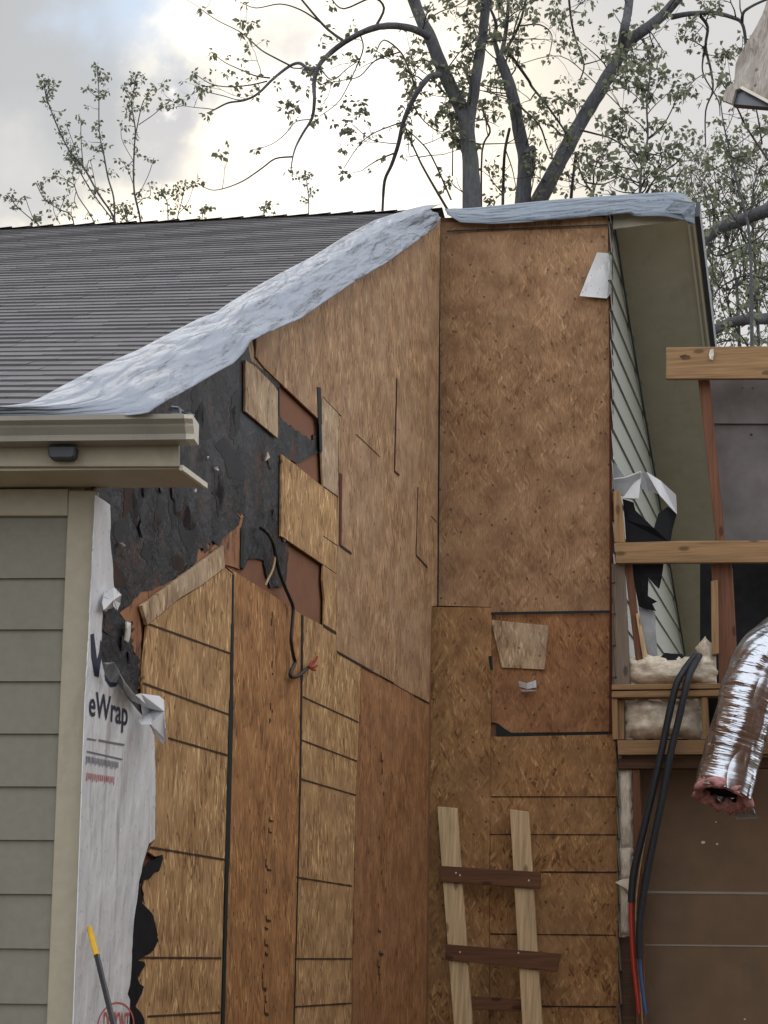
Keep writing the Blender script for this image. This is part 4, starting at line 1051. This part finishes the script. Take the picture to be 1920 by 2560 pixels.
flap('foil_tail', PR, [[(1835, 2036, .60), (1862, 2018, .62), (1890, 2034, .62), (1896, 2046, .60), (1842, 2048, .60)]], 'membrane_grey', duct)

cb = thing('hanging_cable', PG.hit(680, 1400, .06), 'black electric cable dangling from the burnt hole with frayed red ends', 'cable')
path = pxpath(PG, [(652, 1320, -.02), (668, 1332, .03), (682, 1356), (690, 1390), (698, 1428), (712, 1466), (724, 1494), (733, 1520), (731, 1560), (728, 1600), (734, 1640), (738, 1656), (728, 1676), (726, 1690), (735, 1693), (748, 1688), (762, 1676), (774, 1666)], .05)
mb = MB(); tube(mb, path, [.0085] * len(path), 7); mb.build('sheath', 'cable', cb)
for P in ([(772, 1667), (782, 1660), (790, 1650), (793, 1642)], [(773, 1668), (784, 1668), (793, 1664)], [(773, 1667), (780, 1673), (788, 1675)], [(774, 1666), (778, 1656), (786, 1650)]):
    path = pxpath(PG, P, .06); mb = MB(); tube(mb, path, [.006] * len(path), 5); mb.build('wire_end', 'cable_red', cb)
wt = MB(); path = pxpath(PG, [(687, 1388), (686, 1405), (680, 1428), (670, 1448), (663, 1464)], .045); tube(wt, path, [.006] * len(path), 6)
tag(wt.build('wire', 'cable_tan'), 'thin tan wire bent down beside the dangling black cable', 'wire')

# ================================================================== LADDER, POLE
lad = thing('ladder', PR.hit(1230, 2560, .3), 'homemade ladder of two pale lumber rails with brown board rungs against the wall', 'ladder')
lad.location.z = 0
def ext(a, b, y): t = (y - a[1]) / (b[1] - a[1]); return (a[0] + (b[0] - a[0]) * t, y)
def lean(y): return .08 + (y - 2016) / 1000 * .32
for (tl, tr, bl, br) in (((1093, 2016), (1142, 2020), (1133, 2546), (1179, 2546)), ((1274, 2023), (1321, 2029), (1305, 2552), (1354, 2552))):
    mb = MB(); yb = 3080
    l, r_ = ext(tl, bl, yb), ext(tr, br, yb)
    P = [PR.hit(*tl, lean(tl[1])), PR.hit(*tr, lean(tr[1])), PR.hit(*r_, lean(yb)), PR.hit(*l, lean(yb))]
    Q = [p - PR.n * .038 for p in P]; uvp = [PR.uv(p) for p in P]
    mb.face(P, uvp); mb.face(Q[::-1], uvp[::-1])
    for i in range(4): mb.face([P[i], Q[i], Q[(i + 1) % 4], P[(i + 1) % 4]], [uvp[i], uvp[i], uvp[(i + 1) % 4], uvp[(i + 1) % 4]])
    mb.build('rail', 'lumber_light', lad, recalc=True, bevel=.003)
def rung(q, dz=.003, label=None):
    mb = MB(); P = [PR.hit(x, y, lean(y) + dz + .02) for x, y in q]; Q = [p - PR.n * .02 for p in P]; uvp = [PR.uv(p) for p in P]
    mb.face(P, uvp); mb.face(Q[::-1], uvp[::-1])
    for i in range(4): mb.face([P[i], Q[i], Q[(i + 1) % 4], P[(i + 1) % 4]], [uvp[i], uvp[i], uvp[(i + 1) % 4], uvp[(i + 1) % 4]])
    return mb.build('rung', 'rung', lad, recalc=True, bevel=.002)
rung([(1095, 2164), (1351, 2180), (1352, 2222), (1103, 2204)]); rung([(1113, 2360), (1402, 2384), (1392, 2430), (1113, 2399)]); rung([(1150, 2488), (1322, 2500), (1322, 2530), (1150, 2522)], -.062)
rung([(1128, 2572), (1372, 2590), (1372, 2630), (1130, 2615)]); rung([(1142, 2760), (1388, 2780), (1388, 2822), (1144, 2805)]); rung([(1155, 2930), (1398, 2950), (1398, 2990), (1157, 2972)])
mb = MB()
for (x, y) in ((1140, 2182), (1150, 2188), (1322, 2201), (1150, 2380), (1296, 2382)):
    c = PR.hit(x, y, lean(y) + .0245); mb.face([c + PR.u * .006 * math.cos(a) + PR.v * .006 * math.sin(a) for a in range(6)])
mb.build('nail', 'stone_bit', lad)
pole = thing('pole', (at(300, 2560, 6.75).x, at(300, 2560, 6.75).y, 0), 'black pole with a yellow grip leaning against the white house wrap', 'pole')
p0 = PG.hit(223, 2318, .05); p1 = PG.hit(242, 2390, .11); p2 = PG.hit(284, 2562, .26)
dv = (p2 - p1).normalized(); p3 = p2 + dv * (p2.z / -dv.z)
mb = MB(); tube(mb, [p0, p0.lerp(p1, .08), p0.lerp(p1, .5), p1], [.007, .0105, .0105, .0105], 14); mb.build('grip', 'yellow', pole)
mb = MB(); tube(mb, [p1, p1.lerp(p3, .5), p3], [.0095] * 3, 14); mb.build('shaft', 'tool_black', pole)

# ================================================================== OVERHANG at top right (near roof corner)
ov = thing('roof_overhang', at(1900, 200, 8.0), 'weathered strand board corner of a broken roof overhang high at the upper right', 'overhang')
PN = Plane(at(1850, 200, 8.0), hdir(35), Vector((-.12, .45, 1)))
sheet('roof_sheet', PN, jag([(1925, -20), (1905, 38), (1885, 76), (1849, 135), (1839, 160), (1835, 206), (1818, 217), (1808, 238), (1809, 251), (1829, 259), (1839, 224), (1853, 219), (1920, 256), (2150, 330), (2400, -300), (2000, -300)], 1, 25, 3), 0, .015, 'osb_weather', ov)
sheet('dark_underside', PN, [(1831, 260), (1839, 222), (1853, 218), (1925, 254), (2150, 325), (2150, 310), (1925, 268), (1880, 264)], -.03, .028, 'steel_grey', ov)
strokes('metal_edge', PN, [(1853, 219, 1925, 257), (1925, 257, 2150, 330)], .017, .012, 'gutter_light', ov, .004)

# added wall, unseen beyond the right edge, to shade the lower right
mb = MB()
def boxw(a, b, z0, z1, th):
    d = (b - a).normalized(); n = d.cross(Vector((0, 0, 1))).normalized() * th
    P = [Vector((p.x, p.y, 0)) for p in (a, b, b + n, a + n)]
    lo = [p + Vector((0, 0, z0)) for p in P]; hi = [p + Vector((0, 0, z1)) for p in P]
    for i in range(4):
        j = (i + 1) % 4; Ln = (P[j] - P[i]).length; mb.face([lo[i], lo[j], hi[j], hi[i]], [(0, z0), (Ln, z0), (Ln, z1), (0, z1)])
    mb.face(hi); mb.face(lo[::-1])
boxw(Vector((2.1, 4.6, 0)), Vector((3.0, 11.6, 0)), 0, 3.7, .15)
mb.build('shade_wall', 'osb_rust', ov, recalc=True)
# ================================================================== TREES
def tp3(px, py, Y, dy=0): return at(px, py, Y + dy)
def leafcluster(mb, c, size, r, n=7, mi=1):
    n = max(3, int(n * .8))
    for k in range(n):
        dirv = Vector((r.uniform(-1, 1), r.uniform(-1, 1), r.uniform(-1.1, .55))).normalized()
        st = c + dirv * size * r.uniform(.05, .35); ln = size * r.uniform(.45, .95); w = ln * r.uniform(.22, .38)
        dirv = (dirv + Vector((0, 0, -.35))).normalized()
        side = dirv.cross(Vector((r.uniform(-1, 1), r.uniform(-1, 1), r.uniform(-1, 1)))).normalized()
        nn = dirv.cross(side); m1 = st + dirv * ln * .45
        mb.face([st, m1 + side * w + nn * w * .4, st + dirv * ln, m1 - side * w + nn * w * .3], None, mi, r.random())
def twig(mb, a, d, ln, r, rad, csize, leafmi=1, depth=0, dens=1.):
    pts = [a]; p = a.copy(); n = 5; dd = d.normalized()
    for i in range(n):
        dd = (dd + Vector((r.uniform(-.35, .35), r.uniform(-.3, .3), r.uniform(-.22, .32)))).normalized(); p = p + dd * ln / n; pts.append(p.copy())
    tube(mb, pts, [rad * (1 - .75 * i / n) for i in range(n + 1)], 4, 0, caps=False)
    for i in range(2, n + 1):
        if r.random() < .45 * dens or i == n: leafcluster(mb, pts[i] + Vector((r.uniform(-1, 1), r.uniform(-1, 1), r.uniform(-1, .6))) * csize * .4, csize, r, r.randint(4, 8), leafmi)
    if depth > 0:
        for i in range(1, n):
            if r.random() < .6:
                s = Vector((r.uniform(-1, 1), r.uniform(-.6, .6), r.uniform(-.5, 1))).normalized(); twig(mb, pts[i], (dd + s * 1.2), ln * r.uniform(.35, .6), r, rad * .6, csize, leafmi, depth - 1, dens)
    return pts
def poly(P, Y, r, k=4, wander=.25):
    pts = []; off = 0
    for (x, y) in P: off += r.uniform(-wander, wander); pts.append(at(x, y, Y + off))
    return smoothpts(pts, k)
def radii(n, a, b): return [a + (b - a) * i / (n - 1) for i in range(n)]
def tree(name, Y, trunks, limbs, label, cat, seed, csize=.135, twigs=1., leafm='leaf', ground=True, tw_len=(.35, .95), group=None, extra=None, topbias=0., tipleaf=True, tdepth=1, ldens=1.):
    """trunks/limbs: (pixel polyline, px radius start, px radius end[, twig density])"""
    r = random.Random(seed); s = Y / FPX
    bx = trunks[0][0][0]; b0 = at(bx[0], bx[1], Y)
    root = thing(name, (b0.x, b0.y, 0), label, cat, group)
    crown = MB()
    for i, tk in enumerate(trunks + limbs):
        P, ra, rb = tk[:3]; den = tk[3] if len(tk) > 3 else 1.
        pts = poly(P, Y, r, 4, .12 if i < len(trunks) else .3)
        rd_ = radii(len(pts), ra * s, rb * s)
        if i < len(trunks) and ground:
            p = pts[0]; pts = [Vector((p.x, p.y, 0)), Vector((p.x, p.y, p.z * .5))] + pts; rd_ = [rd_[0] * 1.25, rd_[0] * 1.1] + rd_
        if i < len(trunks):
            mb = MB(); tube(mb, pts, rd_, 12, wob=.12); mb.build('trunk', 'bark', root)
        elif ra > 5:
            mb = MB(); tube(mb, pts, rd_, 9, wob=.12); mb.build('limb', 'bark', root)
        else: tube(crown, pts, rd_, 5, 0, caps=False)
        n = len(pts); Ld = sum((b - a).length for a, b in zip(pts[:-1], pts[1:]))
        k = int(Ld / .30 * twigs * den)
        for q in range(k):
            f = r.random() ** (1 / (1 + topbias)); idx = min(n - 2, max(2, int(f * (n - 1)))); a = pts[idx].lerp(pts[idx + 1], r.random())
            if a.z < 5.0 * (Y / 28) and ground: continue
            d = (pts[idx + 1] - pts[idx]).normalized(); side = Vector((r.uniform(-1, 1), r.uniform(-.7, .7), r.uniform(-.55, .9))).normalized()
            twig(crown, a, d * .5 + side, r.uniform(*tw_len), r, min(.013, rd_[idx] * .6), csize, 1, tdepth, ldens)
        if tipleaf and rb < 3: 
            for _ in range(2): leafcluster(crown, pts[-1] + Vector((r.uniform(-1, 1), r.uniform(-1, 1), r.uniform(-1, 1))) * csize * .5, csize, r, 7)
    if extra: extra(crown, r)
    crown.build('crown', ['twig', leafm], root)
    return root
# big tree behind the ridge, forked trunk
tree('broadleaf_tree', 28,
     [([(1183, 540), (1181, 480), (1176, 400), (1166, 320), (1161, 290), (1140, 243), (1107, 174), (1080, 105), (1058, 60), (1040, 17), (1015, -60)], 23, 15, .25),
      ([(1172, 310), (1180, 262), (1192, 185), (1202, 120), (1210, 60), (1218, -60)], 16, 12, .3)],
     [([(1072, 92), (1040, 75), (992, 65), (949, 67), (910, 79), (862, 105), (823, 135), (797, 165), (785, 208), (786, 252), (780, 295), (758, 332), (740, 366), (731, 398), (727, 432)], 11, 1.2, .22),
      ([(788, 174), (770, 172), (749, 158), (723, 166), (684, 196), (645, 234), (610, 251), (571, 257), (540, 272), (519, 283)], 5.2, 1.8, .45),
      ([(862, 105), (827, 80), (801, 55), (762, 9), (730, -30)], 4.5, 2.5, .5),
      ([(801, 56), (752, 25), (700, 10), (640, 20), (600, 5)], 2.5, 1, .5),
      ([(723, 163), (690, 146), (654, 126), (625, 100), (597, 78), (545, 52), (506, 26)], 2.6, 1, .5),
      ([(675, 195), (640, 190), (610, 178), (562, 156), (528, 130)], 2.4, 1, .6),
      ([(668, 203), (623, 213), (567, 217), (523, 208), (484, 182)], 2.2, 1, .6),
      ([(640, 238), (600, 250), (560, 240), (520, 230), (490, 215)], 1.6, 1, .6),
      ([(730, 392), (688, 397), (654, 421), (610, 451), (567, 469), (528, 475), (493, 458)], 2.6, 1, .35),
      ([(780, 299), (740, 304), (714, 334), (680, 360), (636, 375)], 1.8, .8, .4),
      ([(797, 165), (830, 200), (870, 170), (900, 150)], 2, 1, .6),
      ([(1098, 187), (1075, 191), (1049, 221), (1027, 260), (1009, 304), (996, 360), (979, 412), (962, 451), (957, 512), (955, 570)], 8.5, 3, .6),
      ([(1040, 222), (1022, 174), (1001, 130), (960, 100), (940, 130)], 3.5, 1.5, .8),
      ([(1122, 530), (1066, 434), (1040, 382), (1012, 318)], 4, 2, .8), ([(1128, 500), (1079, 391), (1046, 350), (1014, 321)], 2.6, 1.5, .8),
      ([(1131, 440), (1131, 325), (1120, 260)], 2, 1, 1.0),
      ([(940, 65), (960, 20), (930, -5), (860, 22), (830, 0)], 4, 1.6, .7),
      ([(1001, 130), (940, 150), (900, 190), (860, 200), (805, 210)], 2.2, 1, .8),
      ([(900, 85), (908, 120), (890, 170), (850, 250), (800, 290)], 2.2, 1, .9),
      ([(1009, 304), (940, 330), (900, 360), (860, 420)], 2, 1, .9), ([(1105, 170), (1060, 150), (1000, 160), (930, 120)], 2.2, 1, .8),
      ([(996, 360), (930, 350), (880, 310)], 1.6, .8, 1.0), ([(1195, 180), (1160, 200), (1130, 215), (1110, 260)], 2, 1, 1.0), ([(1120, 170), (1150, 130), (1190, 90), (1160, 30)], 2, 1, 1.),
      ([(1050, 60), (1100, 30), (1150, 10), (1190, -20)], 2, 1, 1.)],
     'large leafing tree with a forked trunk directly behind the ridge, long limb arching left', 'tree', 11, twigs=.62, ldens=.12, tdepth=2, csize=.12)
tree('broadleaf_tree', 30,
     [([(1305, 540), (1309, 470), (1312, 400), (1296, 320), (1284, 250), (1266, 188), (1248, 143)], 22, 13, .3),
      ([(1330, 540), (1348, 500), (1382, 436), (1417, 370), (1452, 305), (1495, 234), (1534, 166), (1569, 108), (1612, 74), (1656, 39), (1700, -10)], 23, 13, .45)],
     [([(1556, 112), (1562, 70), (1568, 40), (1577, -30)], 14, 11, .4),
      ([(1248, 143), (1236, 100), (1240, 60), (1225, 20)], 8, 3, .6), ([(1252, 143), (1262, 95), (1268, 50), (1272, -20)], 7, 4, .6), ([(1262, 130), (1290, 80), (1305, 40), (1318, -20)], 5, 3, .6),
      ([(1312, 385), (1326, 372), (1334, 372), (1333, 410), (1330, 440)], 7, 6, .0),
      ([(1677, 43), (1721, 35), (1782, 32), (1829, 43), (1855, 58), (1864, 104), (1862, 150)], 8, 3.5, .6),
      ([(1751, 40), (1769, 68), (1764, 117), (1777, 174), (1782, 226), (1764, 278), (1764, 369)], 5, 1.6, .9),
      ([(1765, 110), (1757, 150), (1760, 190), (1795, 250), (1800, 290)], 3, 1.2, .8),
      ([(1855, 56), (1860, 30), (1890, 10), (1940, -10)], 5, 3, .6),
      ([(1278, 139), (1321, 200), (1330, 217), (1365, 260), (1408, 321), (1420, 340)], 4.5, 2.5, .9), ([(1284, 240), (1304, 269), (1348, 312), (1369, 369), (1395, 420)], 3.5, 1.6, .8),
      ([(1421, -20), (1428, 50), (1440, 100), (1460, 161), (1450, 200)], 3.4, 2, 1.), ([(1540, 300), (1560, 280), (1480, 200), (1400, 140), (1300, 160)], 1.8, 1, .9),
      ([(1450, 325), (1490, 335), (1530, 347), (1582, 378), (1640, 400)], 3, 1.5, 1.), ([(1426, 520), (1430, 470), (1436, 412), (1440, 380)], 5, 3, .8),
      ([(1482, 520), (1484, 470), (1488, 417), (1530, 350)], 3, 1.5, .9), ([(1440, 400), (1460, 450), (1480, 480)], 3, 2, .8), ([(1460, 455), (1510, 460), (1560, 435)], 3, 1, .8),
      ([(1256, 540), (1258, 460), (1262, 380), (1274, 321)], 4.5, 4, .5), ([(1262, 370), (1280, 420), (1290, 470)], 2, 1, .8), ([(1200, 250), (1215, 300), (1225, 330), (1205, 380), (1204, 560)], 3, 2.5, .7),
      ([(1460, 161), (1500, 150), (1540, 130)], 2, 1, 1.), ([(1300, 65), (1350, 62), (1380, 90), (1370, 150)], 2.5, 1, 1.), ([(1620, 70), (1640, 100), (1660, 130)], 2, 1, 1.), ([(1280, 100), (1300, 30), (1340, -10)], 2.5, 1, .8),
      ([(1500, 235), (1560, 220), (1610, 260)], 2, 1, 1.2)],
     'tall tree with two thick grey limbs, one leaning right, behind the printed tarp', 'tree', 12, twigs=.60, ldens=.12, tdepth=2, csize=.12)
tree('sapling', 26, [([(1599, 530), (1600, 482), (1604, 417), (1619, 347), (1617, 260), (1625, 182), (1617, 108)], 4.5, 1.3, 1.6)],
     [([(1605, 500), (1640, 445), (1695, 404), (1716, 365)], 3, 1, 1.4), ([(1604, 417), (1590, 380), (1582, 378)], 2, 1, 1.), ([(1619, 347), (1660, 310), (1690, 250), (1700, 210)], 2.4, 1, 1.5), ([(1604, 400), (1560, 350), (1540, 290)], 2, 1, 1.3)],
     'slim leafy young tree rising straight above the right half of the printed tarp', 'tree', 13, twigs=.45, ldens=.3, leafm='leaf_green')
tree('sapling', 25, [([(1880, 900), (1878, 700), (1870, 560), (1842, 456), (1825, 382), (1808, 304), (1800, 240)], 5, 1.3, 1.2)],
     [([(1920, 400), (1868, 321), (1838, 260), (1800, 200)], 3.4, 1.6, 1.2), ([(1905, 360), (1896, 300), (1885, 250)], 2.5, 2, .8), ([(1842, 456), (1800, 430), (1760, 400)], 2, 1, 1.), ([(1825, 390), (1870, 410), (1915, 440)], 2, 1, 1.), ([(1870, 540), (1895, 490), (1930, 460)], 3, 1, 1.)],
     'leafy young tree at the right edge below the broken overhang corner', 'tree', 14, twigs=.35, ldens=.35, leafm='leaf_green')
tree('broadleaf_tree', 27, [([(2080, 700), (2030, 500), (2000, 400), (1980, 200)], 26, 16, .2)],
     [([(2040, 500), (1920, 526), (1851, 552), (1808, 566), (1764, 596), (1735, 625)], 19, 15, .6), ([(2060, 780), (1920, 796), (1880, 798), (1830, 806), (1780, 828), (1745, 850)], 15, 13, .6),
      ([(1764, 600), (1790, 640), (1850, 620), (1920, 600)], 3, 1.5, 1.5), ([(1920, 700), (1860, 690), (1800, 720), (1770, 760)], 3, 1, 1.8), ([(1850, 560), (1860, 600), (1900, 660), (1880, 720)], 3, 1, 1.8), ([(1830, 800), (1820, 740), (1850, 690), (1840, 640)], 3, 1, 1.8),
      ([(1760, 840), (1780, 860), (1830, 850), (1900, 870)], 3, 1, 1.), ([(1990, 300), (1920, 330), (1880, 380)], 3, 1, 1.)],
     'tree at the far right with two thick dark limbs reaching left above the framing', 'tree', 15, twigs=.4, ldens=.28, leafm='leaf_green')
def thick(c, r):
    for _ in range(70):
        a = at(r.uniform(1745, 1960), r.uniform(520, 950), 33 + r.uniform(-1, 1)); twig(c, a, Vector((r.uniform(-.5, .5), 0, 1)), r.uniform(.6, 1.3), r, .010, .10, 1, 1, .3)
tree('thicket_tree', 33, [([(1850, 950), (1840, 700), (1800, 560), (1760, 460)], 5, 1.5, 1.5), ([(1900, 950), (1890, 700), (1880, 500), (1900, 420)], 5, 1.5, 1.5)], [([(1780, 620), (1770, 520), (1740, 440), (1690, 430)], 2, 1, 1.5)],
     'fine twigged green thicket filling the gap between the far right limbs', 'tree', 16, twigs=.45, ldens=.3, leafm='leaf_green', extra=thick)
def thin2(c, r):
    for _ in range(34):
        a = at(r.uniform(1640, 1900), r.uniform(470, 560), 36); twig(c, a, Vector((r.uniform(-.3, .3), 0, 1)), r.uniform(.6, 1.2), r, .006, .08, 1, 1, .1)
tree('thicket_tree', 36, [([(1780, 700), (1785, 560), (1790, 470), (1780, 400)], 2.5, 1, .4)], [([(1785, 540), (1740, 480), (1720, 420)], 1.6, .8, .4), ([(1790, 520), (1830, 460), (1850, 400)], 1.6, .8, .4)],
     'pale bare twigged tree far off behind the right end of the printed tarp', 'tree', 17, twigs=.5, extra=thin2, csize=.08)
# saplings over the roof on the left
sp = dict(csize=.062, twigs=.75, tw_len=(.05, .16), topbias=.8, tdepth=0, ldens=.6)
SG = 'young trees showing above the left part of the roof'
tree('sapling', 22, [([(290, 640), (287, 552), (247, 486), (208, 417), (177, 382), (154, 340), (131, 285), (114, 235), (112, 200)], 3.2, 1.2, 1.3), ([(287, 560), (284, 494), (270, 444), (258, 378), (248, 328), (247, 231), (243, 170)], 2.6, 1.1, .9), ([(287, 556), (231, 482), (193, 417), (176, 385)], 2, 1.2, .5)],
     [([(208, 417), (204, 370), (202, 320), (205, 298)], 1.5, .8, 1.6), ([(247, 240), (262, 235), (273, 228)], 1, .8, 1.), ([(247, 242), (232, 235), (218, 220)], 1, .8, 1.), ([(247, 200), (262, 192), (272, 184)], 1, .8, 1.), ([(114, 240), (125, 225), (142, 212)], 1, .8, 1.), ([(215, 430), (225, 400), (240, 470)], 1, .8, 1.), ([(200, 405), (180, 350), (165, 310)], 1, .8, 1.)],
     'three stemmed young tree with leaf tufts, tallest left of the two over the roof', 'tree', 21, group=SG, **sp)
tree('sapling', 22.5, [([(355, 640), (351, 552), (336, 482), (334, 424), (336, 366), (338, 320), (329, 262), (336, 216), (341, 186)], 3, 1.1, 1.1)],
     [([(340, 332), (351, 278), (360, 250), (372, 238)], 1.6, .9, 1.4), ([(347, 312), (386, 285), (405, 266)], 1.3, .8, .9), ([(330, 262), (318, 235), (306, 212)], 1.2, .8, 1.2), ([(332, 400), (305, 350), (303, 312)], .9, .7, .8), ([(336, 470), (318, 420), (300, 400)], 1, .8, .9), ([(340, 500), (370, 440), (385, 395)], 1, .8, 1.), ([(340, 500), (375, 490), (372, 460)], 1, .8, 1.)],
     'straight stemmed young tree with forked leafy top, right of the three stemmed one', 'tree', 22, group=SG, **sp)
sp['twigs'] = .3
for i, (P, L2, lab) in enumerate([
    ([(240, 620), (235, 555), (197, 494), (185, 463), (162, 448), (139, 440)], [([(187, 465), (182, 445), (180, 430)], 1, .7, 1.), ([(190, 480), (186, 500), (190, 512)], 1, .7, 1.)], 'short leaning sapling just left of the three stemmed young tree'),
    ([(120, 620), (100, 567), (69, 540), (39, 513), (24, 490)], [([(84, 548), (72, 520), (64, 494)], 1, .7, 1.)], 'lowest and leftmost sapling tip peeking over the shingle roof'),
    ([(190, 620), (181, 544), (150, 524), (131, 513), (108, 494), (91, 459)], [([(150, 560), (135, 530), (133, 500)], 1, .7, 1.3), ([(150, 524), (158, 505), (160, 492)], 1, .7, 1.)], 'bushy sapling tip between the lowest leftmost one and the short leaning one'),
    ([(440, 620), (444, 544), (455, 501), (463, 459)], [([(446, 535), (470, 505), (485, 462)], 1, .7, 1.3)], 'forked sapling tip right of the straight stemmed young tree'),
    ([(425, 620), (420, 545), (417, 501), (397, 478)], [([(417, 501), (432, 490)], 1, .7, 1.)], 'drooping sapling tip between the straight young tree and the forked tip'),
    ([(320, 620), (318, 560), (312, 530), (305, 515)], [([(318, 555), (335, 545), (350, 540)], 1, .7, 1.), ([(318, 556), (300, 535), (295, 528)], 1, .7, 1.)], 'tiny bushy sapling tip between the two tallest young trees'),
    ([(505, 620), (505, 545), (512, 522)], [], 'tiny single sprig at the roof line right of the forked tip'),
    ([(770, 620), (772, 510), (770, 480), (764, 440)], [([(771, 500), (778, 470)], 1, .7, 1.)], 'upright leafy sprig over the middle of the roof line'),
    ([(660, 600), (660, 528), (662, 520)], [], 'small low tuft of leaves on the roof line left of the upright sprig')]):
    tree('sapling', 21 + i * .3, [(P, 1.7, .9, 1.3)], L2, lab, 'tree', 30 + i, group=SG, **sp)
